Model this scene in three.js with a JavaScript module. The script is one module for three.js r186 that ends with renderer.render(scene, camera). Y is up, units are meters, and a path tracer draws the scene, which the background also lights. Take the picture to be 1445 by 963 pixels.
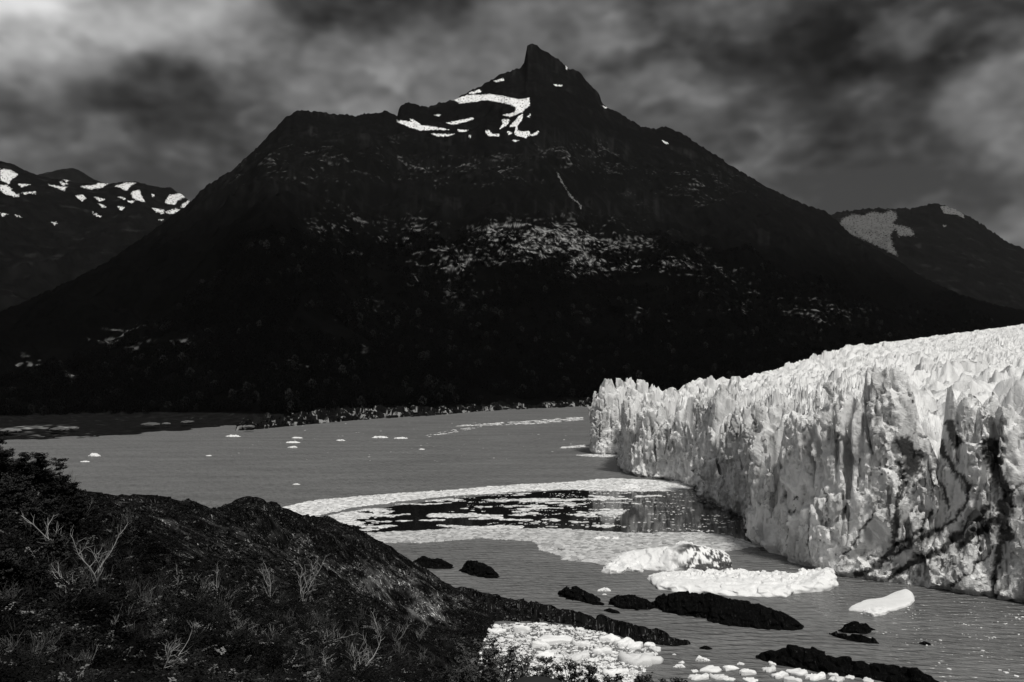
import * as THREE from 'three';
import { mergeGeometries } from 'three/addons/utils/BufferGeometryUtils.js';

// ───────────────────────── camera, sky, sun, exposure ─────────────────────────
const F = 1405, CX = 722.5, CY = 481.5, CAMY = 70, PITCH = Math.atan(18.5 / F);
const scene = new THREE.Scene();
const camera = new THREE.PerspectiveCamera(2 * Math.atan(CY / F) * 180 / Math.PI, 1445 / 963, 0.5, 60000);
camera.position.set(0, CAMY, 0);
camera.rotation.set(PITCH, 0, 0);
scene.add(camera);
const renderer = new THREE.WebGLRenderer({ antialias: true });
renderer.toneMapping = THREE.LinearToneMapping;
renderer.toneMappingExposure = 1.0;
renderer.shadowMap.enabled = true;

const SUNDIR = new THREE.Vector3(0.27, 0.85, 0.45).normalize();
const sun = new THREE.DirectionalLight(0xfffdf8, 3.0);
sun.position.copy(SUNDIR).multiplyScalar(4000); sun.position.z -= 600;
sun.target.position.set(0, 0, -600);
sun.castShadow = true; sun.shadow.radius = 14; sun.shadow.mapSize.set(4096, 4096);
Object.assign(sun.shadow.camera, { left: -2500, right: 2500, top: 2500, bottom: -2500, near: 10, far: 9000 });
scene.add(sun, sun.target);

// ───────────────────────── noise and small maths ─────────────────────────
function rng(seed) { let a = seed >>> 0; return () => { a = (a + 0x6D2B79F5) >>> 0; let t = Math.imul(a ^ (a >>> 15), 1 | a); t = (t + Math.imul(t ^ (t >>> 7), 61 | t)) ^ t; return ((t ^ (t >>> 14)) >>> 0) / 4294967296; }; }
const PERM = new Uint8Array(512); { const r = rng(77), p = [...Array(256).keys()]; for (let i = 255; i > 0; i--) { const j = Math.floor(r() * (i + 1)); [p[i], p[j]] = [p[j], p[i]]; } for (let i = 0; i < 512; i++) PERM[i] = p[i & 255]; }
const grad = (h, x, y, z) => { h &= 15; const u = h < 8 ? x : y, v = h < 4 ? y : (h === 12 || h === 14 ? x : z); return ((h & 1) ? -u : u) + ((h & 2) ? -v : v); };
function N3(x, y, z) {
  const X0 = Math.floor(x), Y0 = Math.floor(y), Z0 = Math.floor(z), X = X0 & 255, Y = Y0 & 255, Z = Z0 & 255; x -= X0; y -= Y0; z -= Z0;
  const u = x * x * x * (x * (x * 6 - 15) + 10), v = y * y * y * (y * (y * 6 - 15) + 10), w = z * z * z * (z * (z * 6 - 15) + 10);
  const A = PERM[X] + Y, AA = PERM[A] + Z, AB = PERM[A + 1] + Z, B = PERM[X + 1] + Y, BA = PERM[B] + Z, BB = PERM[B + 1] + Z;
  const L = (a, b, t) => a + (b - a) * t;
  return L(L(L(grad(PERM[AA], x, y, z), grad(PERM[BA], x - 1, y, z), u), L(grad(PERM[AB], x, y - 1, z), grad(PERM[BB], x - 1, y - 1, z), u), v),
    L(L(grad(PERM[AA + 1], x, y, z - 1), grad(PERM[BA + 1], x - 1, y, z - 1), u), L(grad(PERM[AB + 1], x, y - 1, z - 1), grad(PERM[BB + 1], x - 1, y - 1, z - 1), u), v), w);
}
function fbm(x, y, z, o) { let a = 1, s = 0, n = 0; for (let i = 0; i < o; i++) { s += a * N3(x, y, z); n += a; a *= 0.5; x = x * 2.03 + 7.1; y = y * 2.03 + 3.7; z = z * 2.03 + 1.9; } return s / n; }
function ridged(x, y, z, o) { let a = 1, s = 0, n = 0; for (let i = 0; i < o; i++) { s += a * (1 - 2 * Math.abs(N3(x, y, z))); n += a; a *= 0.5; x = x * 2.05 + 5.3; y = y * 2.05 + 8.1; z = z * 2.05 + 2.7; } return s / n; }
const hsh = (i, j, k) => { let h = (Math.imul(i, 374761393) + Math.imul(j, 668265263) + Math.imul(k, 2147483647 ^ 0x5bd1e995)) | 0; h = Math.imul(h ^ (h >>> 13), 1274126177); h ^= h >>> 16; return (h >>> 0) / 4294967296; };
// piecewise flat facets: each cell of a jittered 3D lattice has its own offset and its own tilt
function facet3(x, y, z, salt) {
  const X = Math.floor(x), Y = Math.floor(y), Z = Math.floor(z); let best = 9, bi = 0, bj = 0, bk = 0, dx = 0, dy = 0, dz = 0;
  for (let i = X - 1; i <= X + 1; i++) for (let j = Y - 1; j <= Y + 1; j++) for (let k = Z - 1; k <= Z + 1; k++) {
    const a = i + hsh(i, j, k + salt) - x, b = j + hsh(j, k, i + salt + 11) - y, c = k + hsh(k, i, j + salt + 23) - z, d = a * a + b * b + c * c;
    if (d < best) { best = d; bi = i; bj = j; bk = k; dx = -a; dy = -b; dz = -c; }
  }
  const r = (n) => hsh(bi + n, bj + 3 * n, bk + salt + 7 * n) - 0.5;
  return r(1) + 1.3 * (dx * r(2) + dy * r(3) + dz * r(4));
}
function worley2(x, y, salt, out) {
  const X = Math.floor(x), Y = Math.floor(y); let f1 = 9, f2 = 9, bi = 0, bj = 0, dx = 0, dy = 0;
  for (let i = X - 1; i <= X + 1; i++) for (let j = Y - 1; j <= Y + 1; j++) {
    const a = i + hsh(i, j, salt) - x, b = j + hsh(j, i, salt + 5) - y, d = a * a + b * b;
    if (d < f1) { f2 = f1; f1 = d; bi = i; bj = j; dx = -a; dy = -b; } else if (d < f2) f2 = d;
  }
  out.f1 = Math.sqrt(f1); out.f2 = Math.sqrt(f2); out.i = bi; out.j = bj; out.dx = dx; out.dy = dy; return out;
}
const clamp = (x, a = 0, b = 1) => x < a ? a : x > b ? b : x;
const lerp = (a, b, t) => a + (b - a) * t;
const ss = (a, b, x) => { const t = clamp((x - a) / (b - a)); return t * t * (3 - 2 * t); };
const pl = (pts, x) => { if (x <= pts[0][0]) return pts[0][1]; for (let i = 1; i < pts.length; i++) if (x <= pts[i][0]) return lerp(pts[i - 1][1], pts[i][1], (x - pts[i - 1][0]) / (pts[i][0] - pts[i - 1][0])); return pts[pts.length - 1][1]; };
const inPoly = (P, x, y) => { let c = false; for (let i = 0, j = P.length - 1; i < P.length; j = i++) if ((P[i][1] > y) !== (P[j][1] > y) && x < (P[j][0] - P[i][0]) * (y - P[i][1]) / (P[j][1] - P[i][1]) + P[i][0]) c = !c; return c; };
const lin2s = (c) => c <= 0.0031308 ? c * 12.92 : 1.055 * Math.pow(c, 1 / 2.4) - 0.055;
const s2lin = (c) => c <= 0.04045 ? c / 12.92 : Math.pow((c + 0.055) / 1.055, 2.4);
// a direction seen in the survey photograph at (px, py), and the place it reaches at a distance or on the water
const cP = Math.cos(PITCH), sP = Math.sin(PITCH);
const ray = (px, py) => { const x = px - CX, y = CY - py; return [x, y * cP + F * sP, y * sP - F * cP]; };
const at = (px, py, d) => { const r = ray(px, py), k = d / -r[2]; return [r[0] * k, CAMY + r[1] * k, -d]; };
const onW = (px, py, h = 0) => { const r = ray(px, py), k = (CAMY - h) / -r[1]; return [r[0] * k, h, r[2] * k]; };
const proj = (x, y, z) => { y -= CAMY; const y2 = y * cP + z * sP, z2 = -y * sP + z * cP; return [CX + F * x / -z2, CY - F * y2 / -z2]; };
function tps(pts, lam = 0) {   // thin plate through [x, z, h]
  const n = pts.length, m = n + 3, A = [], S = 0.01, U = (r2) => r2 < 1e-12 ? 0 : 0.5 * r2 * Math.log(r2);
  const X = pts.map((p) => p[0] * S), Z = pts.map((p) => p[1] * S);
  for (let i = 0; i < m; i++) { A.push(new Float64Array(m + 1)); }
  for (let i = 0; i < n; i++) { for (let j = 0; j < n; j++) A[i][j] = U((X[i] - X[j]) ** 2 + (Z[i] - Z[j]) ** 2) + (i === j ? lam : 0); A[i][n] = A[n][i] = 1; A[i][n + 1] = A[n + 1][i] = X[i]; A[i][n + 2] = A[n + 2][i] = Z[i]; A[i][m] = pts[i][2]; }
  for (let i = 0; i < m; i++) { let p = i; for (let j = i + 1; j < m; j++) if (Math.abs(A[j][i]) > Math.abs(A[p][i])) p = j; [A[i], A[p]] = [A[p], A[i]]; for (let j = 0; j < m; j++) if (j !== i) { const f = A[j][i] / A[i][i]; if (f) for (let k = i; k <= m; k++) A[j][k] -= f * A[i][k]; } }
  const w = A.map((r, i) => r[m] / r[i]);
  return (x, z) => { x *= S; z *= S; let s = w[n] + w[n + 1] * x + w[n + 2] * z; for (let i = 0; i < n; i++) s += w[i] * U((x - X[i]) ** 2 + (z - Z[i]) ** 2); return s; };
}

// ───────────────────────── the overcast sky ─────────────────────────
{
  const W = 2048, H = 1024, data = new Float32Array(W * H * 4);
  // grey of the cloud deck over the mountains, as photographed
  const G = [[50, 15, 214], [140, 50, 158], [100, 125, 104], [190, 155, 58], [250, 120, 72], [290, 40, 138], [350, 80, 118], [250, 230, 84], [440, 12, 32], [540, 18, 48], [620, 8, 62], [400, 62, 112], [480, 62, 132], [590, 62, 120], [690, 40, 124], [850, 40, 118], [650, 110, 122], [480, 120, 132], [900, 110, 92], [960, 30, 74], [1010, 80, 64], [1060, 95, 58], [1180, 55, 44], [1220, 76, 34], [1300, 20, 78], [1420, 20, 70], [1330, 82, 46], [1400, 140, 128], [1440, 118, 120], [1250, 150, 80], [1050, 150, 98], [980, 150, 108], [1100, 240, 78], [1200, 200, 74], [1300, 230, 84], [1380, 285, 44], [1440, 322, 104], [1280, 280, 62], [330, 190, 82], [30, 200, 84], [140, 220, 88], [930, 200, 108], [60, 55, 176], [220, 15, 150], [700, 85, 116]];
  const d2 = (p) => { const r = ray(p[0], p[1]), l = Math.hypot(...r); return [Math.atan2(r[0], -r[2]), Math.asin(r[1] / l), p[2]]; };
  const C = G.map(d2);
  for (let j = 0; j < H; j++) for (let i = 0; i < W; i++) {
    const th = ((i + 0.5) / W - 0.5) * 2 * Math.PI, el = ((j + 0.5) / H - 0.5) * Math.PI;
    const dx = Math.cos(el) * Math.cos(th), dy = Math.sin(el), dz = Math.cos(el) * Math.sin(th);
    let v;
    if (dy < -0.06) v = 60; else {
      const k = 1 / (Math.max(dy, 0) + 0.16), qx = dx * k, qz = dz * k;
      const wx = 0.6 * fbm(qx * 0.9, 3, qz * 0.9, 3), wz = 0.6 * fbm(qx * 0.9, 9, qz * 0.9, 3);
      const inFront = dz < -0.35 && dy < 0.62, n1 = fbm(qx * 1.1 + wx, 1.5, qz * 1.1 + wz, 5), n2 = inFront ? fbm(dx * 9 + wx, dy * 16, dz * 9, 5) : 0;
      let mean = 78 + 84 * Math.max(dy, 0) ** 2;                    // an even overcast is brighter overhead
      let g = mean + 70 * n1;
      if (inFront) {
        const a = Math.atan2(dx, -dz) + 0.018 * N3(dx * 14, dy * 14, dz * 14) + 0.01 * N3(dx * 33, dy * 33, dz * 33), e = el + 0.016 * N3(dx * 13 + 5, dy * 13, dz * 13) + 0.009 * N3(dx * 31 + 5, dy * 31, dz * 31);
        let s = 0, w = 0; for (const c of C) { const q = ((a - c[0]) ** 2 + 1.9 * (e - c[1]) ** 2) / (0.031 * 0.031), t = Math.exp(-q) + 0.02 * Math.exp(-q / 9); s += t * c[2]; w += t; }
        const t = w / (w + 0.0022);
        const wis = fbm(dx * 6 + 1.4 * wx + 0.8 * n2, dy * 15 + 0.8 * n2, dz * 6 + 1.4 * wz, 4);
        g = lerp(g, s / w + 34 * n2 + 30 * (ss(-0.12, 0.2, wis) - 0.55), t);
      }
      v = Math.max(22, g + 32 * fbm(dx * 20 + 2 * wx, dy * 38, dz * 20, 5) + 12 * N3(dx * 70, dy * 110, dz * 70));
    }
    const L = s2lin(clamp(v / 255)), o = (j * W + i) * 4; data[o] = L; data[o + 1] = L; data[o + 2] = L; data[o + 3] = 1;
  }
  const t = new THREE.DataTexture(data, W, H, THREE.RGBAFormat, THREE.FloatType);
  t.mapping = THREE.EquirectangularReflectionMapping; t.magFilter = t.minFilter = THREE.LinearFilter; t.wrapS = THREE.RepeatWrapping; t.colorSpace = THREE.LinearSRGBColorSpace; t.needsUpdate = true;
  scene.background = t; scene.environment = t;
}

// ───────────────────────── helpers that build things ─────────────────────────
const used = {};
function numbered(n) { used[n] = (used[n] || 0) + 1; return used[n] === 1 ? n : n + '_' + String(used[n] - 1).padStart(3, '0'); }
function tag(o, label, category, group) { o.userData.label = label; o.userData.category = category; if (group) o.userData.group = group; return o; }
function mesh(name, g, m, parent = scene) { const o = new THREE.Mesh(g, m); o.name = parent === scene ? numbered(name) : name; o.castShadow = o.receiveShadow = true; parent.add(o); return o; }
function structure(name, g, m, label) { const o = mesh(name, g, m); o.userData.kind = 'structure'; if (label) o.userData.label = label; return o; }
function geo(pos, idx, uv, col) {
  const g = new THREE.BufferGeometry(); g.setAttribute('position', new THREE.BufferAttribute(pos instanceof Float32Array ? pos : new Float32Array(pos), 3));
  if (uv) g.setAttribute('uv', new THREE.BufferAttribute(new Float32Array(uv), 2)); if (col) g.setAttribute('color', new THREE.BufferAttribute(new Float32Array(col), 3));
  if (idx) g.setIndex(idx instanceof Uint32Array ? new THREE.BufferAttribute(idx, 1) : idx); g.computeVertexNormals(); return g;
}
function gridIdx(nc, nr, flip = false) { const id = new Uint32Array((nc - 1) * (nr - 1) * 6); let k = 0; for (let r = 0; r < nr - 1; r++) for (let c = 0; c < nc - 1; c++) { const a = r * nc + c, b = a + 1, d = a + nc, e = d + 1; if (flip) { id[k++] = a; id[k++] = d; id[k++] = b; id[k++] = b; id[k++] = d; id[k++] = e; } else { id[k++] = a; id[k++] = b; id[k++] = d; id[k++] = b; id[k++] = e; id[k++] = d; } } return id; }
const grey = (v) => new THREE.Color().setRGB(v, v, v);
const std = (v, rough, extra = {}) => new THREE.MeshStandardMaterial({ color: grey(v), roughness: rough, metalness: 0, ...extra });
const matte = (v, extra = {}) => new THREE.MeshPhysicalMaterial({ color: grey(v), roughness: 1, metalness: 0, specularIntensity: 0, ...extra });
function fieldTex(W, H, fn, colour) {   // fn(u, v) -> linear value; colour: 8 bit sRGB, else float
  const d = colour ? new Uint8Array(W * H * 4) : new Float32Array(W * H * 4);
  for (let j = 0; j < H; j++) for (let i = 0; i < W; i++) { const v = fn((i + 0.5) / W, (j + 0.5) / H, i, j), o = (j * W + i) * 4; if (colour) { const b = Math.round(255 * lin2s(clamp(v))); d[o] = d[o + 1] = d[o + 2] = b; d[o + 3] = 255; } else { d[o] = d[o + 1] = d[o + 2] = v; d[o + 3] = 1; } }
  const t = new THREE.DataTexture(d, W, H, THREE.RGBAFormat, colour ? THREE.UnsignedByteType : THREE.FloatType);
  t.magFilter = t.minFilter = THREE.LinearFilter; t.wrapS = t.wrapT = THREE.RepeatWrapping; if (colour) t.colorSpace = THREE.SRGBColorSpace; t.needsUpdate = true; return t;
}
// tileable noise over the unit square, by wrapping it round two circles
const tileN = (u, v, f, salt) => { const R = f / 6.2832, a = u * 6.2832, b = v * 6.2832; return 0.5 * (N3(R * Math.cos(a) + salt, R * Math.sin(a) + 31.7, R * Math.cos(b) * 1.0 + salt * 2) + N3(R * Math.sin(b) + salt, R * Math.cos(b) + 11.1, R * Math.sin(a + 1.3) + 4.4)); };

// ───────────────────────── mountains ─────────────────────────
function makeRange(o) {
  const { px0, px1, nc, nr, tMax = 1.22 } = o, pos = new Float32Array(nc * nr * 3), uv = new Float32Array(nc * nr * 2), scr = new Float32Array(nc * nr * 2);
  const rFront = Math.floor(nr * 0.9);
  for (let c = 0; c < nc; c++) {
    const px = px0 + (px1 - px0) * c / (nc - 1), rd = pl(o.dist, px), bd = pl(o.base, px), bw = o.beach ? pl(o.beach, px) : 0;
    const jag = o.jag * (N3(px * 0.13, 4.2, 0) * 1.5 + N3(px * 0.37, 1.2, 5) + 0.9 * (0.5 - Math.abs(N3(px * 0.9, 7, 5)) * 2));
    const P = at(px, pl(o.ridge, px) + jag, rd);
    let sm = 0; for (let w = -5; w <= 5; w++) sm += at(px, pl(o.ridge, px + w * 11), rd)[1] / 11;
    for (let r = 0; r < nr; r++) {
      const t = r <= rFront ? r / rFront : 1 + (tMax - 1) * (r - rFront) / (nr - 1 - rFront);
      const d = bd + (rd - bd) * t, x = P[0] * d / rd, z = -d; let y;
      if (t <= 1) {
        const tt = clamp((d - bd - bw) / (rd - bd - bw)), env = Math.pow(Math.sin(Math.PI * Math.min(tt, 1)), 0.8);
        y = o.y0 + Math.min(d - bd, bw) * 0.022 + (lerp(sm, P[1], Math.pow(tt, 9)) - o.y0 - bw * 0.022) * Math.pow(tt, o.pow);
        const lay = ridged(x / o.s1 + 3, 0.7, z / (o.s1 * 1.6), 4), mid = ridged(x / (o.s1 * 0.22), y / (o.s1 * 0.3), z / (o.s1 * 0.22) + 9, 3), fine = fbm(x / 26, y / 14, z / 26, 3);
        y += env * (o.a1 * (lay - 0.25) + o.a1 * 0.28 * mid) + (0.15 + env) * o.a3 * fine * clamp((d - bd) / 60);
        const line = CAMY + (P[1] - CAMY) * d / rd - 1.5 - (1 - t) * 6; if (t < 1 && tt > 0.3) y = Math.min(y, line + 0.02 * (y - line));
        y = Math.max(y, o.y0 + Math.min(d - bd, bw) * 0.01);
      } else y = P[1] - (t - 1) * (rd - bd) * 0.75 + 30 * fbm(x / 120, 3, z / 120, 3) * (t - 1) * 4;
      const k = r * nc + c; pos[k * 3] = x; pos[k * 3 + 1] = y; pos[k * 3 + 2] = z; uv[k * 2] = c / (nc - 1); uv[k * 2 + 1] = r / (nr - 1);
      const q = proj(x, y, z); scr[k * 2] = q[0]; scr[k * 2 + 1] = q[1];
    }
  }
  return { ...o, pos, uv, scr, rFront, g: geo(pos, gridIdx(nc, nr), uv) };
}
function sampleRange(R, c, r, out) { const c0 = clamp(Math.floor(c), 0, R.nc - 2), r0 = clamp(Math.floor(r), 0, R.nr - 2), u = c - c0, v = r - r0, k = r0 * R.nc + c0; for (let a = 0; a < 3; a++) out[a] = lerp(lerp(R.pos[k * 3 + a], R.pos[(k + 1) * 3 + a], u), lerp(R.pos[(k + R.nc) * 3 + a], R.pos[(k + R.nc + 1) * 3 + a], u), v); return out; }
function drape(R, poly, lift, wob = 1.6) {   // a sheet that follows the slope inside an outline
  let x0 = 1e9, x1 = -1e9, y0 = 1e9, y1 = -1e9; for (const p of poly) { x0 = Math.min(x0, p[0]); x1 = Math.max(x1, p[0]); y0 = Math.min(y0, p[1]); y1 = Math.max(y1, p[1]); }
  const S = 3, cA = Math.max(0, Math.floor((x0 - 4 - R.px0) / (R.px1 - R.px0) * (R.nc - 1))), cB = Math.min(R.nc - 1, Math.ceil((x1 + 4 - R.px0) / (R.px1 - R.px0) * (R.nc - 1)));
  const pos = [], idx = [], map = new Map(), a = [0, 0, 0], nrm = R.g.attributes.normal;
  const vert = (ci, ri) => { const key = ci + ',' + ri; if (map.has(key)) return map.get(key); const c = ci / S, r = ri / S; sampleRange(R, c, r, a); const k = Math.round(clamp(r, 0, R.nr - 1)) * R.nc + Math.round(c); pos.push(a[0] + nrm.getX(k) * lift, a[1] + nrm.getY(k) * lift, a[2] + nrm.getZ(k) * lift); const id = pos.length / 3 - 1; map.set(key, id); return id; };
  for (let ri = 0; ri < R.rFront * S; ri++) for (let ci = cA * S; ci < cB * S; ci++) {
    sampleRange(R, (ci + 0.5) / S, (ri + 0.5) / S, a); const q = proj(a[0], a[1], a[2]); if (q[1] < y0 - 4 || q[1] > y1 + 4) continue;
    if (N3(q[0] * 0.45, q[1] * 0.9, 21) < 0.36 && inPoly(poly, q[0] + wob * (1.2 * N3(q[0] * 0.3, q[1] * 0.5, 3) + 1.6 * N3(q[0] * 0.9, q[1] * 1.4, 8)), q[1] + wob * (N3(q[0] * 0.3 + 40, q[1] * 0.5, 3) + 1.3 * N3(q[0] * 0.9 + 40, q[1] * 1.4, 8)))) { const A = vert(ci, ri), B = vert(ci + 1, ri), C = vert(ci, ri + 1), D = vert(ci + 1, ri + 1); idx.push(A, B, C, B, D, C); }
  }
  return idx.length ? geo(pos, idx) : null;
}
const crop = (s, ox, oy, list) => list.map((p) => { const r = []; for (let i = 0; i < p.length; i += 2) r.push([ox + p[i] / s, oy + p[i + 1] / s]); return r; });

const main = makeRange({
  px0: -330, px1: 1760, nc: 900, nr: 400, jag: 1.7, y0: -1.5, pow: 1.28, s1: 560, a1: 125, a3: 9,
  ridge: [[-330, 475], [-100, 452], [0, 440], [80, 405], [150, 370], [215, 325], [270, 284], [290, 262], [330, 238], [365, 205], [400, 168], [418, 155], [445, 157], [480, 161], [500, 163], [540, 158], [545, 156], [558, 162], [561, 165], [563, 152], [575, 144], [590, 149], [605, 150], [620, 145], [640, 141], [655, 133], [662, 128], [680, 120], [700, 108], [720, 99], [736, 95], [740, 87], [742, 74], [743.5, 65], [750, 60], [757, 63], [762, 68], [777, 77], [790, 85], [800, 95], [815, 100], [825, 110], [835, 122], [845, 132], [850, 145], [857, 152], [875, 160], [890, 170], [905, 178], [920, 182], [940, 178], [955, 184], [970, 193], [1000, 212], [1030, 232], [1060, 250], [1090, 268], [1130, 285], [1165, 298], [1185, 315], [1200, 330], [1230, 348], [1270, 370], [1310, 395], [1350, 413], [1400, 428], [1445, 438], [1760, 470]],
  dist: [[-330, 1400], [0, 1750], [80, 1900], [270, 2500], [418, 2900], [560, 3400], [750, 3800], [940, 3700], [1185, 3400], [1445, 3800], [1760, 4200]],
  base: [[-330, 560], [0, 722], [50, 750], [150, 780], [250, 846], [345, 915], [440, 1000], [530, 1090], [620, 1155], [700, 1255], [760, 1300], [825, 1350], [1000, 1450], [1200, 1800], [1445, 2500], [1760, 3000]],
  beach: [[-330, 200], [0, 260], [150, 270], [300, 130], [380, 30], [450, 12], [1760, 12]],
});
const bandZ = [[760, 345, 120, 26, 0.95], [640, 372, 60, 14, 0.8], [900, 372, 70, 16, 0.75], [720, 325, 60, 12, 0.8], [820, 372, 60, 20, 0.8], [590, 335, 30, 25, 0.5], [500, 330, 60, 40, 0.35], [430, 325, 30, 12, 0.5], [350, 240, 40, 25, 0.3], [180, 470, 40, 20, 0.45], [280, 490, 40, 14, 0.45], [400, 510, 60, 20, 0.4], [400, 560, 60, 20, 0.38], [120, 560, 60, 14, 0.4], [1000, 400, 60, 40, 0.4], [1150, 440, 70, 25, 0.4], [1040, 430, 60, 15, 0.45], [900, 450, 40, 12, 0.45], [30, 515, 35, 8, 0.6], [100, 528, 20, 6, 0.6], [620, 400, 80, 20, 0.35], [950, 440, 120, 30, 0.3], [560, 460, 120, 60, 0.22], [650, 240, 110, 20, 0.42], [430, 230, 70, 30, 0.4], [820, 220, 60, 20, 0.4], [1000, 260, 60, 25, 0.35], [560, 230, 40, 30, 0.35], [900, 260, 50, 30, 0.3], [30, 605, 40, 5, 0.8], [90, 605, 16, 5, 0.8], [215, 597, 30, 4, 0.8], [270, 594, 20, 4, 0.7], [120, 612, 30, 5, 0.6], [150, 617, 100, 7, 0.4]];
{
  const a = [0, 0, 0];
  const map = fieldTex(1600, 900, (u, v) => {
    if (v > 0.93) return 0.003;
    sampleRange(main, u * (main.nc - 1), v * (main.nr - 1), a); const [x, y, z] = a, [px, py] = proj(x, y, z);
    let m = 0.0018 + 0.0025 * Math.max(0, fbm(x / 60, y / 40, z / 60, 3));
    const st = fbm(x / 14 + y / 40, y / 120, z / 30, 3);                               // scree and gullies running down the slope
    const gul = N3(u * 260 + 1.5 * N3(u * 40, v * 9, 3), v * 7, 2) + 0.6 * N3(u * 640, v * 16, 8), pat = fbm(x / 260, y / 130, z / 260, 2);
    if (y > 240) m += ss(240, 480, y) * (0.0035 + 0.008 * Math.max(0, st + 0.4 * pat) + 0.016 * Math.max(0, gul - 0.05) * ss(-0.1, 0.3, pat));
    if (px < 400 && y < 9) m += 0.005 + 0.022 * Math.max(0, fbm(x / 9, 1, z / 4, 4) + 0.1) + 0.08 * ss(0.35, 0.5, fbm(x / 14, 5, z / 7, 3));
    let w = 0; for (const b of bandZ) { const q = ((px - b[0]) / b[2]) ** 2 + ((py - b[1]) / b[3]) ** 2; if (q < 6) w = Math.max(w, b[4] * Math.exp(-0.6 * q)); }
    const n = 0.55 * fbm(x / 48, y / 10, z / 48, 4) + 0.45 * N3(x / 9, y / 5, z / 9) + 0.35 * N3(x / 80, y / 60, z / 80);
    const e = ss(0.60 - 0.5 * w, 0.74 - 0.44 * w, n + 0.24); if (w > 0.12) m += e * w * (0.07 + 0.4 * Math.max(0, N3(x / 8, y / 5, z / 8) + 0.3));
    else m += 0.02 * ss(0.5, 0.7, n);
    return m;
  }, true);
  map.wrapS = map.wrapT = THREE.ClampToEdgeWrapping;
  const mt = structure('mountain', main.g, matte(1, { map }), 'dark pyramid mountain with a horned rock summit above the lake');
  const SN = std(0.8, 0.8);
  const patches = crop(3.008, 480, 0, [
    [485, 425, 540, 407, 600, 405, 640, 402, 700, 413, 760, 425, 802, 418, 806, 450, 782, 470, 765, 484, 720, 499, 688, 491, 740, 480, 748, 460, 720, 446, 680, 437, 620, 427, 560, 437, 505, 441],
    [545, 397, 590, 383, 602, 392, 560, 402], [652, 347, 690, 335, 698, 343, 665, 352],
    [238, 512, 300, 519, 330, 536, 370, 537, 430, 546, 465, 555, 400, 554, 340, 557, 290, 541, 250, 524], [293, 506, 312, 512, 345, 535, 318, 537],
    [448, 525, 500, 514, 560, 502, 570, 508, 530, 522, 480, 532], [383, 568, 440, 573, 488, 571, 460, 582, 410, 582],
    [612, 558, 636, 556, 640, 570, 678, 572, 672, 582, 630, 580], [772, 486, 778, 500, 752, 540, 758, 560, 800, 560, 808, 575, 785, 587, 755, 582, 738, 572, 745, 542, 716, 542, 756, 500],
    [688, 508, 722, 511, 712, 530, 672, 554, 690, 530], [805, 577, 842, 556, 840, 570, 810, 582], [495, 553, 545, 556, 535, 564, 500, 560], [706, 558, 732, 568, 716, 575], [788, 502, 808, 487, 802, 500],
    [395, 490, 425, 488, 420, 497], [540, 578, 560, 576, 555, 585], [905, 360, 945, 364, 940, 370, 910, 366], [955, 280, 965, 282, 960, 300], [1360, 596, 1395, 610, 1385, 615], [1108, 448, 1140, 462, 1118, 460], [730, 597, 760, 600, 740, 606]]);
  for (const p of patches) { const g = drape(main, p, 2.2, 1.0); if (g) mesh('snow_patch', g, SN, mt); }
  const stream = drape(main, [[784, 243], [787, 245], [796, 262], [803, 274], [810, 281], [820, 291], [820, 298], [816, 289], [804, 279], [800, 270], [790, 255]], 1.6, 1.2);
  if (stream) mesh('snowmelt_stream', stream, std(0.1, 0.6), mt);
}
const leftR = makeRange({
  px0: -420, px1: 420, nc: 360, nr: 200, jag: 0.7, y0: 0, pow: 1.1, s1: 900, a1: 150, a3: 14,
  ridge: [[-420, 190], [-200, 200], [-60, 212], [0, 227], [20, 232], [35, 240], [52, 247], [75, 252], [110, 258], [150, 260], [170, 257], [190, 256], [210, 261], [230, 265], [240, 264], [255, 275], [270, 285], [330, 330], [420, 390]],
  dist: [[-420, 6200], [420, 7400]], base: [[-420, 2600], [420, 3300]],
});
const farR = makeRange({
  px0: -60, px1: 330, nc: 150, nr: 70, jag: 0.5, y0: 0, pow: 1.0, s1: 1100, a1: 120, a3: 18,
  ridge: [[-60, 262], [30, 255], [55, 246], [80, 240], [103, 236.5], [115, 242], [130, 252], [150, 260], [200, 275], [330, 300]],
  dist: [[-60, 10500], [330, 10500]], base: [[-60, 7800], [330, 7800]],
});
const rightR = makeRange({
  px0: 1090, px1: 1900, nc: 380, nr: 180, jag: 2.2, y0: 0, pow: 1.1, s1: 900, a1: 130, a3: 14,
  ridge: [[1090, 330], [1160, 305], [1195, 297], [1230, 293], [1265, 295], [1285, 293], [1305, 289], [1322, 286], [1345, 295], [1370, 305], [1390, 318], [1410, 333], [1430, 345], [1445, 350], [1500, 372], [1650, 400], [1900, 390]],
  dist: [[1090, 8200], [1900, 8200]], base: [[1090, 4600], [1900, 4600]],
});
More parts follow.
